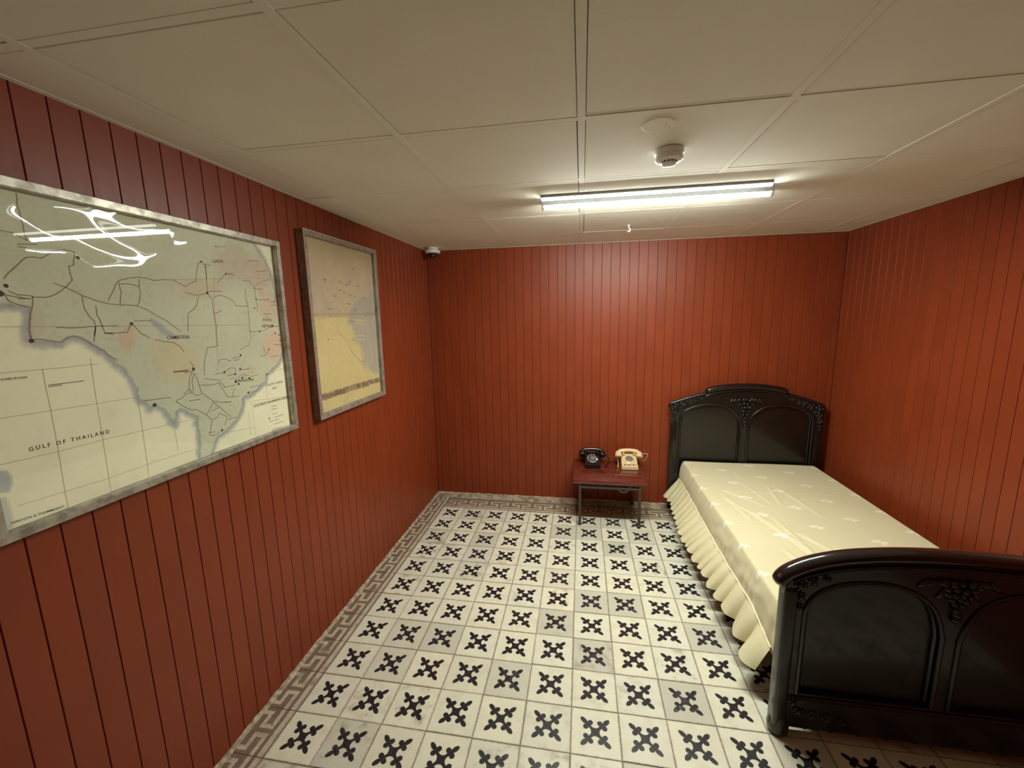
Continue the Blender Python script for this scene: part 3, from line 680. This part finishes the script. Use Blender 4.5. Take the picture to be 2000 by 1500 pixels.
mt = thing('mattress', 'thick mattress hidden under the pale yellow bedspread', 'mattress', (CX, -.76, .314))
bm_.transform(Matrix.Translation(-SPO))
bpy.data.objects.remove(mt)
mt = obj('mattress', bm_, M_cloth, sp)

# ------------------------------------------------------------------ side table
TO = Vector((1.4625, .048, 0))
tb = thing('side_table', 'low glossy mahogany side table with thin brown steel legs beside the bed', 'table', TO)
def tobj(name, me, mat, par=None): me.transform(Matrix.Translation(-TO)); return obj(name, me, mat, par or tb)
tobj('tabletop', box_mesh('tabletop', 1.172, 1.754, -.190, .290, .362, .392, bev=.004, seg=2, smooth=True), M_mahog)
for x in (1.228, 1.697):
    for y in (-.168, .266):
        lg = tobj('leg', box_mesh('leg', x-.011, x+.011, y-.011, y+.011, .004, .340, bev=.002), M_leg)
        me = box_mesh('foot_cap', x-.013, x+.013, y-.013, y+.013, 0, .022, bev=.002); me.transform(Matrix.Translation(-TO)); obj('foot_cap', me, M_blkdull, lg)
for y in (-.168, .266): tobj('frame_rail', box_mesh('frame_rail', 1.239, 1.686, y-.010, y+.010, .319, .340, bev=.002), M_leg)
for x in (1.228, 1.697): tobj('frame_rail', box_mesh('frame_rail', x-.010, x+.010, -.157, .255, .319, .340, bev=.002), M_leg)
for x in (1.228, 1.62, 1.697):
    for y in (-.168, .266): tobj('spacer', box_mesh('spacer', x-.010, x+.010, y-.009, y+.009, .340, .362), M_leg)
tobj('cable_loop', tube_mesh('cable_loop', [(1.53, -.176, .322), (1.545, -.182, .308), (1.57, -.184, .304), (1.595, -.182, .309), (1.605, -.176, .322)], .004, 6), M_leg)

# ------------------------------------------------------------------ telephones
def phone(name, label, loc, rz, body_m, hand_m, boxy):
    t = thing(name, label, 'telephone', loc, rz, 'telephones on the side table')
    wd, dp = (.068, .195) if not boxy else (.070, .20)
    # side profile (y depth, z) lofted across the width with slightly narrower top
    prof = [(0, .004), (0, .030), (.010, .036), (.100, .088), (.118, .094), (.175, .094), (.190, .082), (dp, .004)] if not boxy else \
           [(0, .004), (0, .030), (.008, .036), (.038, .043), (.110, .088), (.125, .093), (.180, .093), (.192, .085), (dp, .004)]
    bm = bmesh.new(); R = []
    for s, k in ((-1, 1.0), (-.93, 1.03), (.93, 1.03), (1, 1.0)):
        tap = lambda z: 1-.10*(z/.1)
        ring = []
        for y, z in prof:
            inset = 0 if abs(s) < 1 else .004
            ring.append(bm.verts.new((s*wd*tap(z), y+inset*(1 if y < .1 else -1), max(.004, z-inset))))
        R.append(ring)
    for a, b in zip(R, R[1:]):
        for i in range(len(prof)):
            j = (i+1) % len(prof); bm.faces.new((a[i], b[i], b[j], a[j]))
    bm.faces.new(R[0]); bm.faces.new(list(reversed(R[-1])))
    bmesh.ops.recalc_face_normals(bm, faces=bm.faces)
    obj('body', bm_done(bm, 'body', True, 32), body_m, t)
    obj('base_plate', box_mesh('base_plate', -wd*.94, wd*.94, .006, dp-.006, 0, .005), M_blkdull, t)
    # dial on the sloping face
    ang = math.atan2(.052, .090) if not boxy else math.atan2(.045, .072)
    cy, cz = (.060, .0665) if not boxy else (.080, .0705)
    mt_ = Matrix.Translation((0, cy, cz)) @ Matrix.Rotation(ang, 4, 'X')
    if not boxy:
        dp_ = obj('dial_plate', lathe_mesh('dial_plate', [(0, .0), (.048, .0), (.048, .004), (.044, .006), (0, .006)], 32, mt_), M_blkdull, t)
        wh = obj('finger_wheel', lathe_mesh('finger_wheel', [(0, .007), (.036, .007), (.037, .009), (.034, .0105), (0, .0105)], 32, mt_), M_dialgrey, t)
        bm = bmesh.new()
        for k in range(10):
            a = math.radians(-60+k*30)+PI/2+.6
            add_lathe(bm, [(0, .0108), (.0062, .0108), (.0062, .0112), (0, .0112)], 10, mt_ @ Matrix.Translation((math.cos(a)*.0265, math.sin(a)*.0265, 0)))
        o = obj('finger_holes', bm_done(bm, 'finger_holes'), M_blk, t)
        bm = bmesh.new()
        for k in range(11):
            a = math.radians(70+k*29)
            add_lathe(bm, [(0, .006), (.0042, .006), (.0042, .0068), (0, .0068)], 8, mt_ @ Matrix.Translation((math.cos(a)*.0428, math.sin(a)*.0428, 0)))
        obj('dial_marks', bm_done(bm, 'dial_marks'), M_dot, t)
        obj('dial_centre', lathe_mesh('dial_centre', [(0, .0112), (.012, .0112), (.012, .0122), (0, .0122)], 20, mt_), M_dot if False else M_dialgrey, t)
        obj('finger_stop', tube_mesh('finger_stop', [mt_ @ Vector((.047, -.018, .007)), mt_ @ Vector((.036, -.013, .013)), mt_ @ Vector((.028, -.010, .013))], .0022, 6), M_silver, t)
    else:
        obj('dial_ring', lathe_mesh('dial_ring', [(.030, .0), (.050, .0), (.050, .003), (.044, .0055), (.034, .0055), (.030, .003)], 32, mt_), body_m, t)
        obj('dial_plate', lathe_mesh('dial_plate', [(0, .001), (.0335, .001), (.0335, .005), (.030, .007), (0, .007)], 28, mt_), M_dialgrey, t)
        obj('finger_stop', tube_mesh('finger_stop', [mt_ @ Vector((.044, -.014, .004)), mt_ @ Vector((.034, -.010, .011)), mt_ @ Vector((.026, -.006, .011))], .0025, 6), M_silver, t)
        kx = -.050
        for k in range(6):
            o = obj('line_key', box_mesh('line_key', kx+k*.0185, kx+k*.0185+.0145, .012, .027, .036, .0445+(.0012 if k % 2 else 0), bev=.0018), M_key6 if k in (0, 2, 4) else M_keyclear, t)
    # cradle with two pairs of prongs
    obj('cradle', box_mesh('cradle', -.052, .052, .116, .168, .086, .098, bev=.006, seg=2, smooth=True), body_m, t)
    for s in (-1, 1):
        obj('prong', tube_mesh('prong', [(s*.044, .112, .100), (s*.045, .108, .112), (s*.045, .109, .128)], [.009, .008, .006], 10), body_m, t)
        obj('prong', tube_mesh('prong', [(s*.044, .172, .100), (s*.045, .174, .112), (s*.045, .174, .128)], [.009, .008, .006], 10), body_m, t)
        obj('plunger', lathe_mesh('plunger', [(0, 0), (.005, 0), (.005, .010), (.003, .012), (0, .012)], 10, Matrix.Translation((s*.046, .142, .103))), M_creamlt if boxy else M_silver, t)
    # handset: curved grip with two flared cups that hang forward of the cradle
    bm = bmesh.new()
    grip = catmull([(-.088, .134, .106), (-.068, .140, .121), (-.033, .142, .128), (0, .142, .130), (.033, .142, .128), (.068, .140, .121), (.088, .134, .106)], 5)
    rr = [.021-.0045*math.sin(PI*i/(len(grip)-1)) for i in range(len(grip))]
    add_tube(bm, grip, rr, 12, ry=1.15)
    for s in (-1, 1):
        m_ = Matrix.Translation((s*.090, .128, .112)) @ Matrix.Rotation(s*.18, 4, 'Y') @ Matrix.Rotation(-.75, 4, 'X')
        add_lathe(bm, [(0, .014), (.014, .012), (.024, .002), (.029, -.014), (.032, -.030), (.032, -.040), (.027, -.046), (0, -.047)], 20, m_)
    bmesh.ops.recalc_face_normals(bm, faces=bm.faces)
    hs = obj('handset', bm_done(bm, 'handset', True, 50), hand_m, t)
    return t, hs
PZ = .392
ph, hs = phone('rotary_telephone', 'black rotary telephone on the left side of the mahogany side table', (1.335, .085, PZ), .03, M_blk, M_blk, False)
cord = [(.112, .13, .085), (.135, .125, .070), (.150, .115, .045), (.146, .10, .020), (.125, .085, .008), (.112, .055, .006), (.122, .03, .006)]
cc = catmull(cord, 40); cp = []
for i, q in enumerate(cc):
    a = i*1.15; cp.append(Vector(q)+Vector((math.cos(a)*.0035, math.sin(a)*.0035, math.sin(a)*.0025)))
obj('coiled_cord', tube_mesh('coiled_cord', cp, .0022, 5), M_blk, ph)
ph2, hs2 = phone('office_telephone', 'cream office telephone with grey dial and a row of keys, nearer the bed', (1.648, .080, PZ), .02, M_cream, M_cream, True)
cord = [(.118, .125, .108), (.140, .118, .112), (.158, .11, .106), (.150, .12, .070), (.135, .135, .045), (.105, .15, .03), (.072, .165, .02)]
obj('cord', tube_mesh('cord', catmull(cord, 10), .0028, 6), M_cream, ph2)
cord = [(-.092, .11, .090), (-.094, .10, .060), (-.090, .09, .030), (-.094, .07, .008), (-.098, .055, .006), (-.086, .05, .006)]
obj('cord', tube_mesh('cord', catmull(cord, 10), .0032, 6), M_cream, ph2)

# ------------------------------------------------------------------ ceiling fittings
LX0, LX1, LY, LZ = 1.025, 2.135, -1.072, 2.276
lp = thing('ceiling_lamp', 'long lit fluorescent batten lamp fixed to the ceiling', 'lamp', ((LX0+LX1)/2, LY, H))
LO = Vector(((LX0+LX1)/2, LY, H))
def lobj(name, me, mat): me.transform(Matrix.Translation(-LO)); return obj(name, me, mat, lp)
def half_tube(x0, x1, y, z, r, a0, a1, n=14):
    vs, fs = [], []
    for i in range(n+1):
        a = a0+(a1-a0)*i/n
        for x in (x0, x1): vs.append((x, y+r*math.cos(a), z+r*math.sin(a)))
    for i in range(n): fs.append((2*i, 2*i+1, 2*i+3, 2*i+2))
    return mesh_of('t', vs, fs, True)
bmt = bmesh.new(); add_tube(bmt, [(LX0, LY, LZ), (LX1, LY, LZ)], .0155, 18)
# lower two thirds of the tube shines, the top is its opaque backing
bmt.free()
lobj('lit_tube', half_tube(LX0, LX1, LY, LZ, .016, math.radians(230), math.radians(310), 8), M_tube)
lobj('tube_side', half_tube(LX0, LX1, LY, LZ, .016, math.radians(172), math.radians(230), 6), M_tubes)
lobj('tube_side', half_tube(LX0, LX1, LY, LZ, .016, math.radians(310), math.radians(368), 6), M_tubes)
lobj('tube_backing', half_tube(LX0, LX1, LY, LZ, .016, math.radians(8), math.radians(172)), M_white)
for x in (LX0, LX1): lobj('end_cap', lathe_mesh('end_cap', [(0, -.009), (.015, -.009), (.017, -.005), (.017, .005), (.015, .009), (0, .009)], 18, Matrix.Translation((x, LY, LZ)) @ Matrix.Rotation(PI/2, 4, 'Y')), M_white)
lobj('base_channel', box_mesh('base_channel', LX0-.004, LX1+.004, LY-.012, LY+.012, H-.012, H, bev=.002), M_white)
for s in (-1, 1): lobj('side_fin', box_mesh('side_fin', LX0-.004, LX1+.004, LY+s*.023-.0012, LY+s*.023+.0012, LZ+.001, H), M_fin)
lobj('strip_channel', box_mesh('strip_channel', LX0-.004, LX1-.036, LY-.120, LY-.096, H-.012, H, bev=.002), M_fin)
lobj('dim_strip', box_mesh('dim_strip', LX0, LX1-.04, LY-.116, LY-.100, H-.024, H-.012, bev=.003), M_tube2)
for x in (LX0+.12, LX1-.12): lobj('tube_clip', box_mesh('tube_clip', x-.008, x+.008, LY-.014, LY+.014, LZ+.012, H-.011), M_white)

sd = thing('smoke_detector', 'white round smoke detector on the ceiling in front of the lamp', 'smoke detector', (1.545, -1.665, H))
obj('base', lathe_mesh('base', [(0, 0), (.050, 0), (.052, -.004), (.052, -.016), (.049, -.020), (0, -.020)], 32), M_white, sd)
obj('sensor_head', lathe_mesh('sensor_head', [(.047, -.020), (.050, -.030), (.049, -.036), (.043, -.041), (.030, -.042), (.029, -.047), (.025, -.053), (.018, -.055), (0, -.055)], 32), M_white, sd)
bm = bmesh.new()
for k in range(14):
    a = 2*PI*k/14
    q = bmesh.ops.create_cube(bm, size=1)
    bmesh.ops.transform(bm, verts=q['verts'], matrix=Matrix.Rotation(a, 4, 'Z') @ Matrix.Translation((.0285, 0, -.0448)) @ Matrix.Diagonal((.003, .007, .004, 1)))
obj('vents', bm_done(bm, 'vents'), M_dark, sd)

dc = thing('dome_camera', 'small white dome camera with dark glass in the back left ceiling corner', 'camera', (-.047, .165, H))
obj('base', lathe_mesh('base', [(0, 0), (.047, 0), (.050, -.006), (.050, -.012), (.040, -.018), (0, -.018)], 28), M_white, dc)
obj('ring', lathe_mesh('ring', [(.040, -.016), (.058, -.020), (.065, -.030), (.064, -.040), (.056, -.047), (.045, -.048), (.044, -.044)], 32), M_white, dc)
obj('dome', lathe_mesh('dome', [(.046, -.046), (.044, -.060), (.036, -.074), (.022, -.084), (0, -.088)], 28), M_domeb, dc)

hk = thing('ceiling_hook', 'tiny white hook in the ceiling behind the lamp', 'hook', (1.542, -.341, H))
obj('screw_plate', lathe_mesh('screw_plate', [(0, 0), (.010, 0), (.010, -.003), (0, -.004)], 14), M_white, hk)
obj('hook_wire', tube_mesh('hook_wire', catmull([(0, 0, -.002), (0, 0, -.016), (.007, 0, -.022), (.010, 0, -.032), (.002, 0, -.042), (-.008, 0, -.036)], 5), .0032, 7), M_white, hk)

# ------------------------------------------------------------------ framed maps on the left wall
def polyjit(p, step=.012, j=.0012, rn=random.Random(3)):
    P = [(p[i]/1000, p[i+1]/1000) for i in range(0, len(p), 2)]; out = [P[0]]
    for a, b in zip(P, P[1:]):
        L = math.hypot(b[0]-a[0], b[1]-a[1]); n = max(1, int(L/step))
        for k in range(1, n+1):
            t = k/n; q = (a[0]+(b[0]-a[0])*t, a[1]+(b[1]-a[1])*t)
            if k < n: q = (q[0]+rn.uniform(-j, j), q[1]+rn.uniform(-j, j))
            out.append(q)
    return out
def ribbons(name, x, lines, width, bounds, mat, par, off, closed=False):
    V_, F_ = [], []
    y0, y1, z0, z1 = bounds
    for L in lines:
        for i, (a, b) in enumerate(zip(L, L[1:])):
            if not all(y0 < q[0] < y1 and z0 < q[1] < z1 for q in (a, b)): continue
            d = Vector((b[0]-a[0], b[1]-a[1])); l = d.length
            if l < 1e-6: continue
            d /= l; n = Vector((-d.y, d.x))*width/2; e = d*width*.3; k = len(V_)
            for q, s, m in ((a, -1, -1), (b, -1, 1), (b, 1, 1), (a, 1, -1)):
                V_.append((x-off.x, q[0]+n.x*s+e.x*m-off.y, q[1]+n.y*s+e.y*m-off.z))
            F_.append((k, k+1, k+2, k+3))
    return obj(name, mesh_of(name, V_, F_), mat, par)
def discs(name, x, pts, bounds, mat, par, off, n=10):
    V_, F_ = [], []
    for y, z, r in pts:
        if not (bounds[0] < y < bounds[1] and bounds[2] < z < bounds[3]): continue
        k = len(V_); V_ += [(x-off.x, y+r*math.cos(2*PI*i/n)-off.y, z+r*math.sin(2*PI*i/n)-off.z) for i in range(n)]; F_.append(tuple(range(k, k+n)))
    return obj(name, mesh_of(name, V_, F_), mat, par)
def text_mesh(s):
    cu = bpy.data.curves.new('t', 'FONT'); cu.body = s; cu.offset = .012; cu.size = 1; cu.resolution_u = 2
    o = bpy.data.objects.new('t', cu); COL.objects.link(o)
    me = bpy.data.meshes.new_from_object(o.evaluated_get(bpy.context.evaluated_depsgraph_get()))
    bpy.data.objects.remove(o); bpy.data.curves.remove(cu)
    P = np.array([v.co[:2] for v in me.vertices]); F = [tuple(p.vertices) for p in me.polygons]; bpy.data.meshes.remove(me)
    return P, F
def lettering(name, x, items, mat, par, off, bold=.0):
    V_, F_ = [], []
    for s, (ya, za, yb_, zb), h in items:
        P, F = text_mesh(s); lo, hi = P.min(0), P.max(0); P = (P-lo)/(hi-lo)
        e1 = np.array([yb_-ya, zb-za]); L = np.hypot(*e1); u = e1/L; e2 = np.array([-u[1], u[0]])*h
        k = len(V_)
        for a, b in P:
            q = np.array([ya, za])+e1*a+e2*b; V_.append((x-off.x, q[0]-off.y, q[1]-off.z))
        F_ += [tuple(i+k for i in f) for f in F]
    return obj(name, mesh_of(name, V_, F_), mat, par)
def seg_dist(Q, poly, closed=False):
    P = np.array(poly).reshape(-1, 2)/1000.0; D = np.full(len(Q), 9.0); n = len(P)
    for i in range(n if closed else n-1):
        a, b = P[i], P[(i+1) % n]; d = b-a; t = np.clip(((Q-a)@d)/max(1e-12, d@d), 0, 1)
        D = np.minimum(D, np.hypot(*(Q-a-t[:, None]*d).T))
    return D
def inside(Q, poly):
    P = np.array(poly).reshape(-1, 2)/1000.0; r = np.zeros(len(Q), bool); n = len(P)
    for i in range(n):
        a, b = P[i], P[(i+1) % n]
        c = ((a[1] > Q[:, 1]) != (b[1] > Q[:, 1])); 
        with np.errstate(divide='ignore', invalid='ignore'):
            xi = (b[0]-a[0])*(Q[:, 1]-a[1])/(b[1]-a[1])+a[0]
        r ^= c & (Q[:, 0] < xi)
    return r
def sheet(name, x, b, step, colf, par, off, hf=None):
    ys = np.linspace(b[0], b[1], int((b[1]-b[0])/step)+1); zs = np.linspace(b[2], b[3], int((b[3]-b[2])/step)+1)
    Q = np.array([(y, z) for z in zs for y in ys]); h = hf(Q) if hf is not None else np.zeros(len(Q))
    V_ = np.c_[np.full(len(Q), x)+h, Q]-np.array(off); m = len(ys)
    F_ = [(r*m+c, r*m+c+1, (r+1)*m+c+1, (r+1)*m+c) for r in range(len(zs)-1) for c in range(m-1)]
    me = bpy.data.meshes.new(name); me.from_pydata(V_.tolist(), [], F_); me.update()
    if hf is not None:
        for p in me.polygons: p.use_smooth = True
    if colf is not None:
        C_ = colf(Q); at = me.color_attributes.new('print', 'FLOAT_COLOR', 'POINT')
        at.data.foreach_set('color', np.c_[C_, np.ones(len(C_))].astype(np.float32).ravel())
    return me
def smooth(d, a, b):
    t = np.clip((d-a)/(b-a), 0, 1); return t*t*(3-2*t)
def vnoise(Q, scale, seed):
    r = np.random.RandomState(seed); G = r.rand(64, 64); P = Q*scale+17.3; i = np.floor(P).astype(int); f = P-i; f = f*f*(3-2*f)
    g = lambda a, b: G[a % 64, b % 64]
    return (g(i[:, 0], i[:, 1])*(1-f[:, 0])+g(i[:, 0]+1, i[:, 1])*f[:, 0])*(1-f[:, 1])+(g(i[:, 0], i[:, 1]+1)*(1-f[:, 0])+g(i[:, 0]+1, i[:, 1]+1)*f[:, 0])*f[:, 1]
def frame(t, off, y0, y1, z0, z1, xb, xf, w_, mat, lipmat=None, lip=None):
    """four rails with mitred corners"""
    for k, (A, B) in enumerate((((y0, z0), (y1, z0)), ((y1, z0), (y1, z1)), ((y1, z1), (y0, z1)), ((y0, z1), (y0, z0)))):
        d = Vector((B[0]-A[0], B[1]-A[1])).normalized(); n = Vector((-d.y, d.x))
        sec = [(0, xb), (0, xf-.002), (.002, xf), (w_-.003, xf), (w_, xf-.003), (w_, xb)]
        V_ = []
        for P, s in ((A, 1), (B, -1)):
            for q, x in sec: V_.append((x-off.x, P[0]+n.x*q+d.x*q*s-off.y, P[1]+n.y*q+d.y*q*s-off.z))
        m = len(sec); F_ = [(i, (i+1) % m, (i+1) % m+m, i+m) for i in range(m)]+[tuple(range(m))[::-1], tuple(range(m, 2*m))]
        me = mesh_of('frame_rail', V_, F_); bm = bmesh.new(); bm.from_mesh(me); bmesh.ops.recalc_face_normals(bm, faces=bm.faces); bm.to_mesh(me); bm.free()
        o = obj('frame_rail', me, mat, t)
        if lipmat:
            V2 = []
            for P, s in ((A, 1), (B, -1)):
                for q, x in ((-.0012, lip-.0025), (-.0012, lip+.0025), (.004, lip+.0025), (.004, lip-.0025)): V2.append((x-off.x, P[0]+n.x*q+d.x*q*s-off.y, P[1]+n.y*q+d.y*q*s-off.z))
            obj('bright_edge', mesh_of('bright_edge', V2, [(i, (i+1) % 4, (i+1) % 4+4, i+4) for i in range(4)]+[(3, 2, 1, 0), (4, 5, 6, 7)]), lipmat, o)

# --- large map of the Gulf of Thailand
m1 = thing('framed_map', 'large framed map of the Gulf of Thailand and Cambodia under reflecting glass', 'map', (X0, -2.16, 1.62))
O1 = Vector((X0, -2.16, 1.62))
A0, A1, B0, B1 = -2.700, -1.628, 1.188, 2.062
frame(m1, O1, A0, A1, B0, B1, X0, X0+.030, .026, M_alu)
b1 = (A0+.022, A1-.022, B0+.022, B1-.022)
LAND = DATA['coast']+DATA['close']
def col1(Q):
    d = seg_dist(Q, DATA['coast']); ins = inside(Q, LAND)
    sd_ = np.where(ins, -d, d)+(vnoise(Q, 120, 31)-.5)*.006+(vnoise(Q, 45, 32)-.5)*.007
    sea = np.array([.95, .945, .69]); land = np.array([.65, .685, .50])
    n1 = vnoise(Q, 11, 1); n2 = vnoise(Q, 35, 2); n3 = vnoise(Q, 75, 3)
    c = land[None]*(.94+.10*n1[:, None])
    def tint(cy, cz, ry, rz, col, k=1.0):
        nonlocal c
        g = np.hypot((Q[:, 0]-cy)/ry, (Q[:, 1]-cz)/rz)+(n2-.5)*.55+(n1-.5)*.5
        f = (1-smooth(g, .6, 1.1))*k; c = c*(1-f[:, None])+np.array(col)[None]*1.36*f[:, None]
    tint(-1.70, 1.585, .055, .085, (.55, .41, .285), .85); tint(-1.71, 1.76, .06, .10, (.50, .40, .285), .75)
    tint(-1.74, 1.92, .09, .09, (.45, .375, .28), .8); tint(-1.88, 1.95, .10, .07, (.45, .38, .28), .7)
    tint(-2.18, 1.57, .085, .075, (.50, .45, .28), .7); tint(-2.06, 1.83, .12, .05, (.46, .40, .27), .6)
    tint(-2.32, 1.66, .025, .04, (.52, .34, .24), .6); tint(-2.55, 1.72, .06, .06, (.45, .40, .26), .5); tint(-1.86, 1.50, .03, .025, (.52, .42, .30), .6)
    relief = (np.abs(n3-.5) < .09)*(n2 > .5)
    c = c*(1-.07*relief[:, None])
    s_ = sea[None]*(.96+.07*n1[:, None])
    f = smooth(sd_, -.002, .002)[:, None]; c = c*(1-f)+s_*f
    blue = np.array([.37, .42, .44])[None]
    k = (smooth(sd_, -.006, .001)*(1-smooth(sd_, .006, .024)))[:, None]*.85; c = c*(1-k)+blue*k
    k = (np.exp(-(sd_/.0022)**2)*.5)[:, None]; c = c*(1-k)+np.array([.20, .21, .25])[None]*k
    for p, kk in ((DATA['lake'], .75), (DATA['isl'], .8), (DATA['strip'], .65)):
        i_ = inside(Q, p); d2 = seg_dist(Q, p, True); k = (smooth(np.where(i_, d2, -d2), -.003, .006)*kk)[:, None]; c = c*(1-k)+np.array([.36, .41, .46])[None]*k
    return c
XS = X0+.007
obj('map_sheet', sheet('map_sheet', XS, b1, .0045, col1, m1, O1), M_map, m1)
rn = random.Random(4)
ribbons('road_lines', XS+.0003, [polyjit(r, .010, .0010, rn) for r in DATA['roads']], .0026, b1, M_road, m1, O1)['kind'] = 'stuff'
ribbons('red_roads', XS+.0003, [polyjit(r, .010, .0010, rn) for r in DATA['redr']], .0030, b1, M_red, m1, O1)['kind'] = 'stuff'
ribbons('graticule', XS+.00025, [polyjit(r, .02, .0004, rn) for r in DATA['grat']], .0013, b1, M_grat, m1, O1)['kind'] = 'stuff'
ribbons('place_names', XS+.00035, [[(p[0]/1000, p[1]/1000), (p[2]/1000, p[3]/1000)] for p in DATA['dashes']], .0023, b1, M_gray, m1, O1)['kind'] = 'stuff'
discs('town_dots', XS+.0004, [(c[0]/1000, c[1]/1000, c[2]/1000) for c in DATA['cities']], b1, M_ink, m1, O1)['kind'] = 'stuff'
for t_ in TEXTS: lettering('lettering', XS+.0004, [t_], M_gray if t_[0] in ('KHIRI KHAN', 'SOUTH CHINA', 'SEA') else M_ink, m1, O1)['kind'] = 'stuff'
cyg = np.arange(-2.70, -1.95, .035); czg = np.arange(1.66, 2.05, .035)
GG = np.array([(y, z) for y in cyg for z in czg]); FW = np.array(FILMW)/1e6
def hfilm(Q):
    h = np.zeros(len(Q))
    for k in range(0, len(Q), 8000):
        q = Q[k:k+8000]; D = ((q[:, None, :]-GG[None])**2).sum(2); h[k:k+8000] = np.exp(-D/(2*.042**2))@FW
    return h
obj('plastic_film', sheet('plastic_film', X0+.0135, b1, .005, None, m1, O1, hfilm), M_film, m1)
obj('glass_pane', box_mesh('glass_pane', .0225, .0245, b1[0]-O1.y, b1[1]-O1.y, b1[2]-O1.z, b1[3]-O1.z), M_glass, m1)

# --- smaller map
m2 = thing('framed_map', 'smaller upright framed map in tan, yellow and blue near the back left corner', 'map', (X0, -1.10, 1.67))
O2 = Vector((X0, -1.10, 1.67))
A0, A1, B0, B1 = -1.470, -.737, 1.186, 2.152
frame(m2, O2, A0, A1, B0, B1, X0, X0+.042, .026, M_brown, M_strip, X0+.040)
b2 = (A0+.022, A1-.022, B0+.022, B1-.022)
def col2(Q):
    n1 = vnoise(Q, 8, 5); n2 = vnoise(Q, 30, 6); n3 = vnoise(Q, 90, 7)
    up = np.array([.50, .41, .265]); lo_ = np.array([.62, .51, .235])
    fold = 1.735+.012*(Q[:, 0]+1.1)
    f = smooth(Q[:, 1]+(n2-.5)*.012, fold-.012, fold+.012)[:, None]
    pink = np.array([.47, .37, .27])[None]; kk = smooth(n1, .3, .8)[:, None]*.6
    c = (up[None]*(1-kk)+pink*kk)*f+lo_[None]*(.93+.12*n1[:, None])*(1-f)
    c = c*(.92+.12*n3[:, None])
    i_ = inside(Q, DATA['m2sea']); d = seg_dist(Q, DATA['m2sea'], True); k = smooth(np.where(i_, d, -d)+(n2-.5)*.05, -.022, .022)[:, None]*.75
    c = c*(1-k)+np.array([.34, .335, .31])[None]*k
    k = np.exp(-((Q[:, 1]-fold)/.010)**2)*.45; k = k[:, None]; c = c*(1-k)+np.array([.24, .16, .11])[None]*k
    d = seg_dist(Q, DATA['m2stripe']); k = ((1-smooth(d+(n3-.5)*.006, .014, .020))*(.70+.3*(n2 > .45)))[:, None]; c = c*(1-k)+np.array([.19, .125, .08])[None]*k
    k = ((Q[:, 1] > 1.98)*smooth(Q[:, 1], 1.98, 2.10)*.35)[:, None]; c = c*(1-k)+np.array([.40, .30, .12])[None]*k
    return c
XS2 = X0+.019
obj('map_sheet', sheet('map_sheet', XS2, b2, .005, col2, m2, O2), M_map, m2)
ribbons('river_lines', XS2+.0004, [polyjit(r, .010, .003, rn) for r in DATA['m2road']], .0026, b2, M_road, m2, O2)['kind'] = 'stuff'
ribbons('place_names', XS2+.0004, [[(p[0]/1000, p[1]/1000), (p[2]/1000, p[3]/1000)] for p in DATA['m2marks']], .0055, b2, M_gray, m2, O2)['kind'] = 'stuff'
ribbons('label_boxes', XS2+.0004, [[(p[i]/1000, p[i+1]/1000) for i in range(0, len(p), 2)] for p in DATA['m2box']], .0035, b2, M_creamlt, m2, O2)['kind'] = 'stuff'
def ridge(Q, a, b, hgt, wd):
    a, b = np.array(a), np.array(b); d = b-a; L2 = d@d; tt = ((Q-a)@d)/L2; f = np.clip(tt*6+.5, 0, 1)*np.clip((1-tt)*6+.5, 0, 1)
    dist = ((Q-a)@np.array([-d[1], d[0]]))/np.sqrt(L2); dist = dist+.004*np.sin(tt*9)
    return hgt*f*np.exp(-(dist/wd)**2)
def h2(Q): return ridge(Q, (-.775, 1.90), (-.752, 1.72), .0045, .0045)+ridge(Q, (-.785, 1.66), (-.765, 1.36), .005, .0055)+ridge(Q, (-.90, 1.80), (-.80, 1.73), .004, .005)+ridge(Q, (-.93, 1.722), (-.77, 1.712), .004, .005)+ .0028*(vnoise(Q, 7, 21)-.5)*smooth(Q[:, 0], -1.45, -.95)+.0035*np.exp(-((Q[:, 0]+.86+.10*(Q[:, 1]-1.6))/.02)**2)*np.exp(-((Q[:, 1]-1.58)/.22)**2)+.003*np.exp(-((Q[:, 1]-1.712)/.012)**2)*np.exp(-((Q[:, 0]+.90)/.10)**2)
obj('plastic_film', sheet('plastic_film', X0+.0235, b2, .003, None, m2, O2, h2), M_film2, m2)
for y, z in ((-1.41, B1), (-.80, B1), (-1.41, B0), (-.83, B0)):
    bm = bmesh.new(); add_box(bm, .012, .018, y-O2.y-.004, y-O2.y+.004, z-O2.z-(.0 if z > 1.6 else .014), z-O2.z+(.014 if z > 1.6 else 0)); obj('wall_clip', bm_done(bm, 'wall_clip'), M_brown, m2)

# ragged mortar along the foot of the left and back walls
rn = random.Random(9)
def fillet(name, a, b, nrm, wmin, wmax):
    a, b = Vector(a), Vector(b); L = (b-a).length; n = int(L/.018); V_, F_ = [], []; wv = (wmin+wmax)/2
    for i in range(n+1):
        p = a.lerp(b, i/n); wv = min(wmax, max(wmin, wv+rn.uniform(-.006, .006))); N = Vector(nrm)
        V_ += [p+Vector((0, 0, -.002)), p+Vector((0, 0, .006+rn.uniform(-.003, .004))), p+N*wv*.5+Vector((0, 0, .003+rn.uniform(-.001, .002))), p+N*wv+Vector((0, 0, -.002))]
    for i in range(n):
        for k in range(3): q = 4*i+k; F_.append((q, q+4, q+5, q+1))
    me = mesh_of(name, V_, F_); bm = bmesh.new(); bm.from_mesh(me); bmesh.ops.recalc_face_normals(bm, faces=bm.faces); bm.to_mesh(me); bm.free()
    struct(obj(name, me, M_mortar))
fillet('trim_4', (X0, Y0, 0), (X0, -3.2, 0), (1, 0, 0), .004, .030)
fillet('trim_5', (X0, Y0, 0), (WR, Y0, 0), (0, -1, 0), .003, .016)
